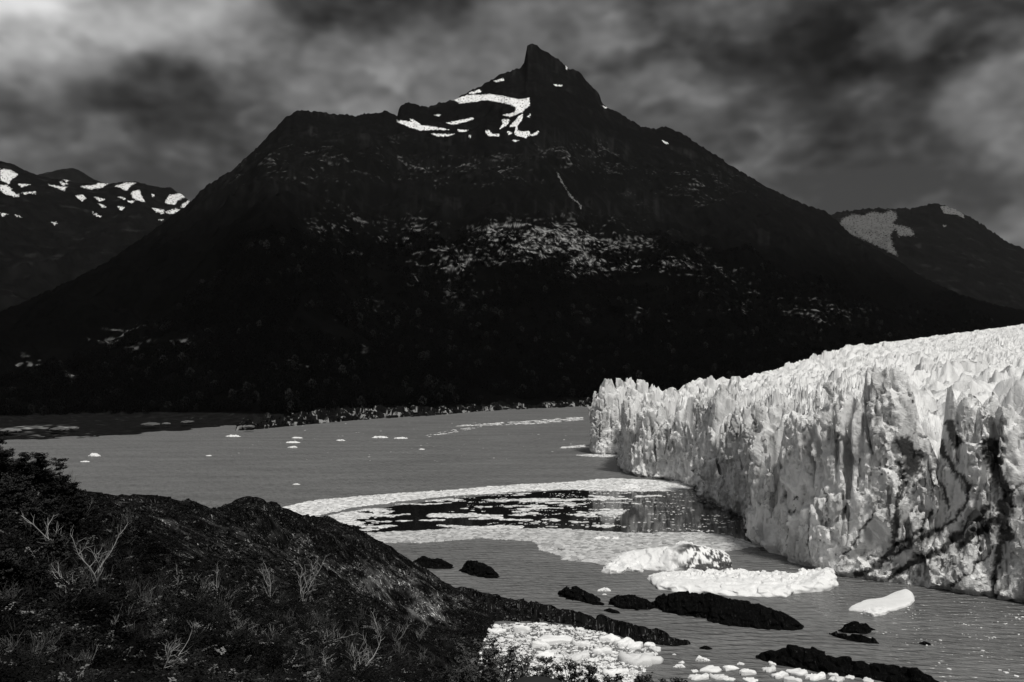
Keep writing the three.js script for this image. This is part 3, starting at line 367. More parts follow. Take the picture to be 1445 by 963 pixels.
// calm water between the ice bands; the dark mountain reflection is put into its colour
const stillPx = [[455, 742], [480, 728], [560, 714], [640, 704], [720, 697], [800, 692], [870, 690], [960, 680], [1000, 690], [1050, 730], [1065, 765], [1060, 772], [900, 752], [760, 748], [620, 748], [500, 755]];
const darkPx = [[1000, 690], [1050, 730], [1065, 765], [1150, 800], [1300, 820], [1445, 845], [1700, 900], [1500, 990], [1330, 990], [1270, 940], [1200, 890], [1160, 860], [1080, 830], [1030, 800], [1070, 772], [1040, 760], [960, 720]];
{
  const X0 = -620, X1 = 420, Z0 = -1400, Z1 = -150, still = polyW(stillPx), dark = polyW(darkPx);
  const soft = (P, x, z, w) => { let s = 0; for (const [a, b] of [[0, 0], [w, 0], [-w, 0], [0, w], [0, -w]]) s += inPoly(P, x + a, z + b) ? 0.2 : 0; return s; };
  const calm = (x, z) => { if (x < -190 || z > -175 || z < -1000) return [0, 0, 0]; const wx = x + 14 * fbm(x / 40, 1, z / 16, 3), wz = z + 7 * fbm(x / 40, 5, z / 16, 3); return [soft(still, wx, wz, 4), ss(0.3, 0.5, soft(dark, wx, wz, 26) * 0.9 + 0.55 * fbm(x / 45 + 3, 3, z / 8, 4)), 0]; };
  const W = 900, H = 1080, rv = new Float32Array(W * H);
  const map = fieldTex(W, H, (u, v, i, j) => {
    const x = lerp(X0, X1, u), z = lerp(Z0, Z1, v), [a, b, c] = calm(x, z); rv[j * W + i] = clamp(0.5 - 0.42 * a - 0.25 * b * (1 - a), 0.05, 1);
    const st = fbm(x / 60 + z / 100, 4, z / 14, 4), milk = 0.155 * (1 + 0.4 * st + 0.5 * N3(x / 3.5, 3, z / 2.2) * 0.5);
    return milk;
  }, true);
  const rough = fieldTex(W, H, (u, v, i, j) => rv[j * W + i]);
  for (const t of [map, rough]) { t.wrapS = t.wrapT = THREE.ClampToEdgeWrapping; t.repeat.set(1 / (X1 - X0), 1 / (Z1 - Z0)); t.offset.set(-X0 / (X1 - X0), -Z0 / (Z1 - Z0)); }
  // wind ripples: many short wave trains with a shared drift
  const rr = rng(9), waves = []; for (let k = 0; k < 44; k++) { const n = 14 + Math.floor(r2(rr) * 95), ang = -0.5 + (rr() - 0.5) * 1.7, ux = Math.round(n * Math.sin(ang)), uy = Math.round(n * Math.cos(ang)); waves.push([ux, uy, rr() * 6.283, 1 / Math.pow(Math.hypot(ux, uy) + 1, 0.9)]); }
  function r2(r) { return r() * r(); }
  const bump = fieldTex(768, 768, (u, v) => { let s = 0; for (const w of waves) s += w[3] * Math.sin(6.2832 * (w[0] * u + w[1] * v) + w[2]); return 0.5 + 0.16 * s; });
  bump.repeat.set(1 / 74, 1 / 74);
  const lakeMat = new THREE.MeshPhysicalMaterial({ color: 0xffffff, map, roughness: 1, roughnessMap: rough, metalness: 0, ior: 1.333, bumpMap: bump, bumpScale: 8 });
  const E = 16000, xs = [-E, X0, X1, E], zs = [-E, Z0, Z1, E], pos = [], uv = []; for (const z of zs) for (const x of xs) { pos.push(x, 0, z); uv.push(x, z); }
  structure('lake', geo(pos, gridIdx(4, 4, true), uv), lakeMat, 'grey glacial lake with wind ripples and floating ice');
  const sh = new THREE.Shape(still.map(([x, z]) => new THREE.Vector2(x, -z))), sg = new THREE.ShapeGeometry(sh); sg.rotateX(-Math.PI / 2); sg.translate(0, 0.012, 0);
  structure('still_water', sg, new THREE.MeshPhysicalMaterial({ color: grey(0.008), roughness: 0.06, ior: 1.333, metalness: 0 }), 'calm water with a dark reflection put into its colour, enclosed by the drifting ice bands');
}

// ───────────────────────── forest at the foot of the mountain ─────────────────────────
function inst(name, g, m, items, label, category, withColor) {   // items: [x, y, z, sx, sy, sz, ry, tone, rx, rz]
  const o = new THREE.InstancedMesh(g, m, items.length), M = new THREE.Matrix4(), Q = new THREE.Quaternion(), E = new THREE.Euler(), c = new THREE.Color();
  items.forEach((t, i) => { E.set(t[8] || 0, t[6], t[9] || 0); Q.setFromEuler(E); M.compose(new THREE.Vector3(t[0], t[1], t[2]), Q, new THREE.Vector3(t[3], t[4], t[5])); o.setMatrixAt(i, M); if (withColor) { c.setRGB(t[7], t[7], t[7]); o.setColorAt(i, c); } });
  o.name = numbered(name); o.castShadow = o.receiveShadow = true; o.userData.kind = 'stuff'; tag(o, label, category); scene.add(o); return o;
}
function leafCloud(R, n, size, spread, flat = 1) {   // n small bent leaves in a volume
  const pos = [], idx = []; const v = new THREE.Vector3(), q = new THREE.Quaternion(), e = new THREE.Euler();
  for (let i = 0; i < n; i++) { const c = spread(R, i), s = size * (0.6 + 0.8 * R()); e.set((R() - 0.5) * 2.4 * flat, R() * 6.283, (R() - 0.5) * 2.4 * flat); q.setFromEuler(e); const b = pos.length / 3;
    for (const [x, y, z] of [[-0.5, 0, 0], [0, 0.1, 0.28], [0.55, 0, 0], [0, 0.1, -0.28]]) { v.set(x * s, y * s, z * s).applyQuaternion(q); pos.push(c[0] + v.x, c[1] + v.y, c[2] + v.z); } idx.push(b, b + 1, b + 2, b, b + 2, b + 3); }
  return geo(pos, idx);
}
{
  const R = rng(31), items = [], a = [0, 0, 0];
  const g = leafCloud(R, 90, 0.34, (r) => { const u = r() * 2 - 1, t = r() * 6.283, k = Math.sqrt(1 - u * u) * (0.55 + 0.45 * r()); return [k * Math.cos(t), 0.75 + 0.75 * u, k * Math.sin(t)]; });
  for (let k = 0; k < 60000 && items.length < 17000; k++) {
    const c = R() * (main.nc - 1), r = Math.pow(R(), 1.5) * 0.42 * main.rFront; sampleRange(main, c, r, a); const [px, py] = proj(...a);
    if (px < -60 || px > 1480 || py < 330) continue; if (a[1] < 3 || (px < 370 && py > 588 - 0.02 * px)) continue; if (px > 345 && px < 830 && a[1] < 9) continue;
    if (N3(a[0] / 90, 4, a[2] / 90) + 0.3 * N3(a[0] / 25, 4, a[2] / 25) < -0.28 + 0.25 * ss(200, 420, a[1])) continue;
    const s = 2.6 + 3.2 * R(), pale = R() < 0.05 ? 0.012 + 0.03 * R() : 0.0032 + 0.006 * R() * R(); items.push([a[0], a[1] - 1, a[2], s, s * (1.1 + 0.7 * R()), s, R() * 6.28, pale]);
  }
  inst('forest', g, matte(1), items, 'dark southern beech forest covering the lower mountain slopes', 'forest', true);
}

// ───────────────────────── lumps: rocks, floes and bergs ─────────────────────────
const along = (P, u) => { const n = P.length - 1, L = [0]; for (let i = 1; i <= n; i++) L.push(L[i - 1] + Math.hypot(P[i][0] - P[i - 1][0], P[i][1] - P[i - 1][1])); const t = u * L[n]; let i = 1; while (i < n && L[i] < t) i++; const w = (t - L[i - 1]) / (L[i] - L[i - 1] || 1); return [lerp(P[i - 1][0], P[i][0], w), lerp(P[i - 1][1], P[i][1], w)]; };
// a body between a front and a back waterline; h(u, v) is its height; both ends close
function body(front, back, h, { nu = 90, nv = 40, rough = 0.3, fs = 1.2, wall = 0.5, col = null, facets = 0, seed = 0, sink = 0.6, uvs = 4, edge = 5, edgeP = 0.6 } = {}) {
  const A = polyW(front), B = polyW(back), pos = [], uv = [], cl = [];
  for (let j = 0; j <= nv; j++) for (let i = 0; i <= nu; i++) {
    const u = i / nu, v0 = j / nv, P = along(A, u), Q = along(B, u), end = Math.pow(Math.max(0, 1 - Math.pow(Math.abs(2 * u - 1), 6)), 0.5);
    const v = v0 < 0.5 ? 0.5 * Math.pow(2 * v0, 1 + wall * 2.4) : 1 - 0.5 * Math.pow(2 * (1 - v0), 1 + wall * 2.4);
    let x = lerp(P[0], Q[0], v), z = lerp(P[1], Q[1], v); const ed = Math.pow(Math.max(0, 1 - Math.pow(Math.abs(2 * v0 - 1), edge)), edgeP) * end;
    const n = fbm(x * fs + seed, 3.3, z * fs, 4), n2 = facets ? facet3(x * fs * 0.8 + seed, 2.2, z * fs * 0.8, 5) : 0;
    const hh = h(u, v, x, z); let y = -sink + (hh + sink) * ed + ed * (rough * n + facets * n2);
    const jx = rough * 1.2 * N3(x * fs * 1.3, y * fs * 2.2, z * fs * 1.3 + seed), jz = rough * 1.2 * N3(x * fs * 1.3 + 40, y * fs * 2.2, z * fs * 1.3 + seed), jw = 1 - ss(0.85, 1, ed); x += jx * jw; z += jz * jw;
    pos.push(x, y, z); uv.push(x / uvs, z / uvs + y / uvs); const c = col ? col(u, v, y, hh, x, z) : 1; cl.push(c, c, c);
  }
  return geo(pos, gridIdx(nu + 1, nv + 1), uv, cl);
}
const shift = (P, dpy) => P.map(([x, y]) => [x, y + dpy]);
const floeMat = std(1, 0.6, { vertexColors: true, bumpMap: ICEBUMP, bumpScale: 0.08 });
const white = (u, v, y, h, x, z) => 0.84 + 0.1 * fbm(x * 0.5, y * 0.5, z * 0.5, 3);
const hPx = (P, py0) => { const d = -onW(P[0][0], py0)[2]; return (u) => 0; };
// height in metres of a profile [[px, top py, waterline py], ...]
const prof = (T) => { const a = T.map(([px, t, b]) => { const q = onW(px, b); return [px, at(px, t, -q[2])[1]]; }); const x0 = T[0][0], x1 = T[T.length - 1][0]; return (u) => Math.max(0, pl(a, lerp(x0, x1, u))); };

// the big stranded berg with its dirty end
{
  const p = prof([[858, 793, 799], [880, 787, 800], [905, 784, 802], [925, 780, 803], [945, 776, 804], [955, 772, 805], [965, 771, 806], [978, 775, 806], [990, 781, 807], [1010, 786, 807], [1025, 789, 806], [1032, 797, 804]]);
  const front = [[858, 799], [880, 802], [905, 804], [930, 806], [945, 809], [975, 810], [1005, 809], [1025, 807], [1033, 803]];
  const dirty = (u, v, y, h, x, z) => { const w = 0.86 + 0.08 * fbm(x * 0.4, y * 0.4, z * 0.4, 3), e = ss(0.46, 0.6, u + 0.06 * N3(x * 0.4, y, z * 0.4)) * ss(0.44, 0.3, v + 0.05 * N3(x * 0.6, y * 0.6, 2)), st = ss(-0.02, 0.1, fbm(x * 0.3, y * 0.5, z * 0.3, 3) + 0.3 * N3(x * 1.4, y * 0.4, z) + 0.35 * ss(3.2, 0.8, y) + 0.08); return lerp(w, 0.03 + 0.1 * Math.max(0, N3(x * 2, y * 2, z * 2)), e * st); };
  const o = mesh('iceberg', body(front, shift(front, -20).map(([x, y], i) => [x + (i === 0 ? 1 : 0), i === 0 || i === 8 ? y + 14 : y]), (u, v) => p(u) * (0.35 + 0.65 * ss(0.0, 0.36, v)) * ss(1.05, 0.4, v) * (u > 0.5 && v < 0.12 ? 0.8 : 1), { nu: 190, nv: 70, rough: 0.5, fs: 0.45, facets: 0.5, col: dirty, wall: 0.2 }), floeMat);
  tag(o, 'humped iceberg with a black dirty end beside the flat floe', 'iceberg');
  const o2 = mesh('iceberg', body([[847, 808], [860, 810], [880, 809], [885, 806], [907, 808], [908, 804]], [[850, 804], [862, 801], [880, 800], [888, 801], [902, 800], [908, 803]], (u) => 1.0 + 0.7 * Math.sin(u * 9) ** 2, { nu: 90, nv: 30, rough: 0.5, fs: 0.6, facets: 0.5, col: white }), floeMat);
  tag(o2, 'low lumpy ice fragment beside the humped iceberg', 'iceberg');
  const o3 = mesh('ice_floe', body([[912, 814], [918, 823], [930, 832], [955, 836], [985, 838], [1040, 842], [1080, 843], [1112, 843], [1116, 839], [1150, 836], [1172, 834], [1184, 827]], [[914, 812], [930, 811], [960, 809], [1000, 808], [1040, 808], [1080, 809], [1110, 811], [1120, 812], [1140, 808], [1160, 808], [1175, 812], [1184, 824]], (u, v, x, z) => lerp(2.0, 1.1, ss(0.1, 0.6, v)) + 1.2 * ss(0.25, 0.75, v) * Math.max(0, facet3(x / 2.2, 3, z / 2.2, 9) + 0.1) * (u > 0.18 ? 1 : 0.2) + 1.8 * Math.exp(-(((u - 0.86) / 0.07) ** 2)), { nu: 260, nv: 80, rough: 0.7, fs: 0.35, facets: 0.5, col: (u, v, y, h, x, z) => lerp(white(u, v, y, h, x, z), 0.1, ss(0.42, 0.6, fbm(x * 0.8, 3, z * 0.8, 3) + 0.3 * ss(0.3, 0.6, v) - 0.1)), wall: 0.15 }), floeMat);
  tag(o3, 'long flat white floe with rubble on top beside the dirty iceberg', 'ice floe');
  const o4 = mesh('ice_floe', body([[1196, 862], [1215, 864], [1235, 866], [1265, 862], [1285, 855], [1292, 848]], [[1197, 860], [1222, 849], [1245, 846], [1262, 840], [1278, 837], [1291, 842]], (u, v) => 0.9 + 1.0 * Math.pow(Math.abs(2 * v - 1), 3) * 0 + 1.1 * ss(0.55, 1, u) * ss(0.2, 0.9, v), { nu: 110, nv: 40, rough: 0.16, fs: 0.4, col: (u, v, y, h, x, z) => 0.8 + 0.08 * fbm(x * 0.4, y, z * 0.4, 3), wall: 0.25 }), floeMat);
  tag(o4, 'smooth curved slab of ice alone in open water by the cliff', 'ice floe');
  const o5 = mesh('ice_floe', body([[1217, 867], [1232, 871], [1250, 868], [1256, 864]], [[1218, 865], [1230, 861], [1245, 860], [1255, 862]], () => 1.0, { nu: 40, nv: 20, rough: 0.35, fs: 0.9, facets: 0.3, col: white }), floeMat);
  tag(o5, 'small knobbly ice lump touching the smooth curved slab', 'ice floe');
}
// small pieces told apart by shape or place: [px0, px1, waterline py, height px, label]
function lens(px0, px1, py, hp, deep = 0.35, peak = 0.5) { const w = px1 - px0, b = py - w * deep * 0.14 - 0.5, f = [[px0, py - 0.4], [px0 + w * 0.25, py], [px0 + w * 0.75, py], [px1, py - 0.4]], k = [[px0, py - 0.6], [px0 + w * 0.3, b], [px0 + w * 0.7, b], [px1, py - 0.6]]; const m = hp * -onW(px0, py)[2] / F; return [f, k, (u) => m * (0.45 + 0.55 * Math.exp(-(((u - peak) / 0.22) ** 2)))]; }
for (const [a, b, y, h, pk, label] of [[124, 142, 644.5, 5, 0.45, 'small white peaked iceberg off the gravel beach'], [112, 128, 652.5, 1.5, 0.5, 'thin white floe beside the peaked iceberg'], [317, 340, 617, 3, 0.5, 'white floe close under the gravel point'], [289, 299, 644, 1.5, 0.5, 'tiny floe in open water off the beach'],
  [411, 428, 619, 2, 0.5, 'thin floe, farthest of three floating close together'], [403, 424, 625.5, 2.2, 0.5, 'thin floe, middle one of three floating close together'], [405, 420, 632.5, 4, 0.6, 'rounded floe, highest of three floating close together'], [474, 488, 622.5, 2, 0.5, 'small floe between two long thin floes'], [524, 549, 618.5, 2.5, 0.5, 'long thin white floe in the ripples, alone'], [555, 576, 619.5, 1.8, 0.5, 'thin floe at the end of the drifting ice line'], [590, 600, 635, 1.8, 0.5, 'small floe below the drifting ice line'], [412, 424, 684.5, 2, 0.5, 'small floe in rippled water above the white ice band'],
  [874, 906, 690, 5, 0.5, 'white berg with ragged top caught in the brash by the cliff'], [834, 880, 762, 4, 0.35, 'flat white floe with a dark lee among the brash'], [951, 977, 770, 6, 0.5, 'rounded white floe behind the humped iceberg'], [842, 863, 835, 6, 0.6, 'small white growler above the rock ledge'], [849, 857, 840, 2, 0.5, 'crumb of ice below the small growler'], [981, 1003, 934, 11, 0.3, 'small pointed white berg near the shore rocks'], [949, 968, 943, 7, 0.6, 'small slanted floe beside the pointed berg'], [1221, 1243, 950, 10, 0.6, 'white ice chunk stranded on the rock bar'], [1276, 1294, 958, 10, 0.35, 'last white ice chunk at the tip of the rock bar'], [948, 955, 925, 3, 0.5, 'crumb of ice in open water by the rock tongue'], [1306, 1310, 912, 3, 0.5, 'crumb of ice on a drowned rock'], [872, 880, 668 + 26, 2, 0.5, 'crumb of ice before the ragged berg']]) {
  const [f, k, hf] = lens(a, b, y, h * 0.5, h > 4.5 ? 0.8 : 0.25, pk); const w = b - a; tag(mesh(h > 4.5 ? 'iceberg' : 'ice_floe', body(f, k, hf, { nu: Math.max(14, Math.min(60, Math.round(w * 1.5))), nv: 18, rough: 0.06 * w * -onW(a, y)[2] / F, fs: 8 / (w * -onW(a, y)[2] / F), facets: 0.05 * w * -onW(a, y)[2] / F, col: white, seed: a }), floeMat), label, h > 4.5 ? 'iceberg' : 'ice floe');
}

// ───────────────────────── brash: crumbled ice drifting in bands ─────────────────────────
{
  const R = rng(808);
  const band = polyW([[372, 721], [450, 706], [560, 697], [660, 690], [720, 685], [800, 681], [870, 675.5], [960, 680], [985, 688], [950, 693], [880, 694], [800, 691], [720, 695], [640, 700], [560, 708], [500, 716], [455, 726], [440, 738], [470, 752], [500, 754], [560, 751], [640, 747], [760, 746], [850, 750], [900, 753], [985, 751], [1030, 757], [1075, 771], [1010, 780], [960, 792], [860, 798], [800, 790], [765, 776], [755, 764], [680, 760], [600, 766], [540, 766], [470, 762], [430, 748], [400, 735]]);
  const mid = polyW([[430, 738], [480, 724], [560, 712], [700, 697], [880, 692], [960, 690], [975, 700], [900, 712], [870, 730], [860, 748], [640, 748], [500, 756]]);
  const line1 = polyW([[640, 601], [700, 597], [760, 593], [823, 588], [823, 593], [760, 598.5], [700, 600.5], [640, 602]]), line2 = polyW([[595, 616], [620, 610], [650, 605], [680, 602.5], [660, 607], [630, 613], [600, 618]]), line3 = polyW([[792, 631.5], [825, 628], [826, 631], [795, 633]]), line4 = polyW([[810, 643], [840, 640.5], [878, 640], [880, 646], [850, 645.5]]);
  const sprink = polyW([[640, 700], [975, 690], [1050, 735], [1060, 762], [980, 752], [700, 748]]), loose = polyW([[380, 600], [800, 590], [820, 640], [600, 660], [300, 650]]), nearG = polyW([[1190, 855], [1445, 860], [1445, 960], [1290, 930]]);
  const fg = []; for (let k = 0; k < 1; k++) { const pos = [], idx = [], n = 7; for (let ring = 0; ring < 3; ring++) for (let i = 0; i < n; i++) { const t = i / n * 6.283, r = [1.0, 0.92, 0.55][ring] * (0.8 + 0.35 * hsh(i, ring, 5)); pos.push(r * Math.cos(t), [-0.25, 0.7, 1][ring], r * Math.sin(t)); } pos.push(0.1, 1.05, 0); for (let ring = 0; ring < 2; ring++) for (let i = 0; i < n; i++) { const a = ring * n + i, b = ring * n + (i + 1) % n; idx.push(a, a + n, b, b, a + n, b + n); } for (let i = 0; i < n; i++) idx.push(2 * n + i, 3 * n, 2 * n + (i + 1) % n); fg.push(geo(pos, idx).toNonIndexed()); fg[0].computeVertexNormals(); }
  const items = []; let tone = 1.1; const put = (x, z, s) => items.push([x, 0, z, s * (0.7 + 0.7 * R()), 0.06 + 0.13 * s * (0.5 + R()), s * (0.6 + 0.5 * R()), R() * 6.28, (0.3 + 0.5 * Math.pow(R(), 0.8)) * tone]);
  const fill = (P, n, size, test) => { let x0 = 1e9, x1 = -1e9, z0 = 1e9, z1 = -1e9; for (const p of P) { x0 = Math.min(x0, p[0]); x1 = Math.max(x1, p[0]); z0 = Math.min(z0, p[1]); z1 = Math.max(z1, p[1]); } let k = 0, g = 0; while (k < n && g++ < n * 12) { const x = lerp(x0, x1, R()), z = lerp(z0, z1, R()); if (!inPoly(P, x + 2.5 * fbm(x / 9, 1, z / 9, 3), z + 3.5 * fbm(x / 9, 7, z / 9, 3))) continue; if (test && !test(x, z)) continue; put(x, z, size * (0.45 + 1.5 * Math.pow(R(), 4))); k++; } };
  const lead = (x, z) => N3(x / 26, 2, z / 9) + 0.5 * N3(x / 8, 5, z / 4) > -0.72;
  fill(band, 40000, 0.85, (x, z) => { tone = z > -415 ? 0.8 : 1.15; return lead(x, z); }); tone = 1.1;
  fill(mid, 12000, 0.7, (x, z) => { const wx = x + 9 * fbm(x / 22, 4, z / 12, 3), wz = z + 6 * fbm(x / 22, 14, z / 12, 3); return 0.9 * N3(wx / 30, 9, wz / 11) + 0.6 * N3(wx / 12, 5, wz / 4) + 0.35 * N3(x / 4, 5, z / 2) + 0.3 * ss(-35, -75, x) > 0.27; });
  fill(line1, 1600, 1.0, (x, z) => N3(x / 12, 1, z / 12) > -0.1); fill(line2, 260, 0.8, (x, z) => N3(x / 9, 1, z / 9) > 0.05); fill(line3, 260, 0.9); fill(line4, 700, 0.9);
  fill(sprink, 1500, 0.4, (x, z) => N3(x / 16, 9, z / 6) > 0.12); fill(loose, 130, 0.55); fill(nearG, 110, 0.28, (x, z) => N3(x / 8, 9, z / 6) > 0.2);
  inst('brash_ice', fg[0], std(1, 0.6), items, 'crumbled white brash ice drifting in curved bands on the lake', 'brash ice', true);
}
// ───────────────────────── ice stranded in the rocky inlet: each floe on its own ─────────────────────────
{
  const R = rng(515), mats = [0.9, 0.82, 0.72].map((v) => std(v, 0.6, { bumpMap: ICEBUMP, bumpScale: 0.03 })), kinds = [];
  for (let k = 0; k < 7; k++) { const n = 16, rad = [...Array(n)].map((_, i) => 0.72 + 0.36 * hsh(i, k, 3) + 0.12 * Math.sin(i * 1.3 + k)), pos = [], idx = [], uv = []; const lv = [[0.94, -0.4], [1, 0.05], [0.99, 0.5], [0.86, 0.82], [0.55, 0.95], [0.25, 1.0]];
    lv.forEach(([r, y], j) => { for (let i = 0; i < n; i++) { const t = i / n * 6.283, rr = rad[i] * r, x = rr * Math.cos(t), z = rr * Math.sin(t); pos.push(x, y + (j > 1 ? 0.55 * facet3(x * 1.3 + k * 9, 1, z * 1.3, 4) + 0.2 * x * (k % 3 - 1) : 0), z); uv.push(x, z + y); } }); pos.push(0, 1 + 0.9 * facet3(k * 9, 1, 0, 4), 0); uv.push(0, 0);
    for (let j = 0; j < lv.length - 1; j++) for (let i = 0; i < n; i++) { const a = j * n + i, b = j * n + (i + 1) % n; idx.push(a, a + n, b, b, a + n, b + n); } const L = (lv.length - 1) * n; for (let i = 0; i < n; i++) idx.push(L + i, L + n, L + (i + 1) % n);
    const gg = geo(pos, idx, uv).toNonIndexed(); gg.computeVertexNormals(); kinds.push(k % 2 ? geo(pos, idx, uv) : gg); }
  const placed = [], floe = (px, py, w, h, label, group, turn) => { const q = onW(px, py), d = -q[2], s = w / 2 * d / F, o = mesh('inlet_floe', kinds[Math.floor(R() * 7)], mats[Math.floor(R() * 3)]); o.position.set(q[0], 0, q[2]); const long = w > 24; o.scale.set(s, Math.max(0.12, (long ? 0.8 : 0.55) * h * d / F), s * (long ? 0.45 + 0.25 * R() : 0.75 + 0.6 * R())); o.rotation.y = long ? (R() - 0.2) * 0.7 : R() * 6.28; tag(o, label, 'ice floe', group); placed.push([px, py, w]); return o; };
  const G = ['broken white floe packed among others in the rocky inlet', 'floes packed in the rocky inlet'], inlet = [[690, 884], [740, 878], [800, 884], [850, 893], [885, 903], [905, 914], [930, 917], [925, 930], [900, 960], [860, 985], [690, 985], [676, 930]];
  for (const [x, y, w, h] of [[738, 892, 28, 9], [785, 905, 62, 7], [880, 912, 30, 12], [862, 905, 36, 8], [848, 922, 30, 9], [905, 936, 60, 14], [895, 914, 24, 12], [918, 911, 18, 5], [925, 917, 20, 5], [760, 913, 30, 8], [820, 912, 26, 8], [815, 930, 34, 8], [870, 952, 40, 9], [770, 928, 30, 8], [702, 892, 26, 5]]) floe(x, y, w, h, ...G);
  for (let k = 0; k < 9000 && placed.length < 235; k++) { const px = 676 + R() * 256, py = 878 + R() * 100; if (!inPoly(inlet, px, py)) continue; const w = 7 + 17 * R() * R(); if (placed.some((p) => Math.abs(p[0] - px) < 0.42 * (p[2] + w) && Math.abs(p[1] - py) < 0.17 * (p[2] + w))) continue; floe(px, py, w, 1.0 + 2.2 * R() * R(), ...G); }
  const G2 = ['white floe drifting in the loose cluster beside the rock bar', 'floes drifting beside the rock bar'];
  for (const [x, y, w, h] of [[1003, 947, 34, 6], [1030, 945, 26, 5], [1056, 951, 28, 6], [985, 958, 30, 6], [1015, 958, 26, 6], [1085, 947, 20, 8], [1100, 956, 26, 8], [1125, 950, 24, 9], [1150, 958, 30, 7], [1175, 952, 16, 6], [1090, 938, 12, 5], [1180, 960, 22, 5], [1120, 962, 30, 6], [1060, 961, 20, 4], [1045, 938, 10, 3], [962, 936, 9, 3], [1105, 939, 9, 2], [980, 948, 10, 3], [1030, 960, 14, 4], [1200, 957, 14, 4], [1225, 961, 16, 4], [1160, 945, 10, 4], [1340, 945, 6, 2], [1420, 950, 8, 2], [1435, 955, 7, 2]]) floe(x, y, w, h, ...(x > 1300 ? ['thin crumb of ice floating in the dark water below the cliff', 'ice crumbs below the cliff'] : G2));
  const sk = []; for (let k = 0; k < 5200; k++) { const px = 676 + R() * 256, py = 880 + R() * 100; if (!inPoly(inlet, px + 5 * N3(px / 9, py / 5, 1), py)) continue; const q = onW(px, py), s = 0.18 + 0.45 * R() * R(); sk.push([q[0], 0, q[2], s, 0.1 + 0.12 * R(), s * 0.8, R() * 6.28, 0.5 + 0.4 * R()]); }
  inst('ice_rubble', kinds[0], std(1, 0.6), sk, 'fine ice rubble between the floes in the rocky inlet', 'ice rubble', true);
}

// ───────────────────────── rocks in the lake and on the far shore ─────────────────────────
const rockTex = fieldTex(512, 512, (u, v) => clamp(0.004 + 0.006 * (tileN(u, v, 9, 2) + 0.6 * tileN(u, v, 30, 4)) + 0.07 * ss(0.4, 0.55, tileN(u, v, 40, 8) + 0.5 * tileN(u, v, 12, 1)), 0.002, 0.4), true);
const rockBump = fieldTex(512, 512, (u, v) => 0.5 + 0.4 * tileN(u, v, 12, 6) + 0.35 * tileN(u, v, 40, 2) + 0.2 * tileN(u, v, 90, 3));
const tongueTex = fieldTex(512, 512, (u, v) => clamp(0.008 + 0.014 * (tileN(u, v, 9, 2) + 0.6 * tileN(u, v, 30, 4)) + 0.11 * ss(0.26, 0.5, tileN(u, v, 34, 8) + 0.6 * tileN(u, v, 10, 1)), 0.002, 0.4), true), dryRock = matte(1, { map: tongueTex, bumpMap: rockBump, bumpScale: 0.4 });
const wetRock = matte(1, { map: rockTex, bumpMap: rockBump, bumpScale: 0.35, specularIntensity: 0.04, roughness: 0.7 });
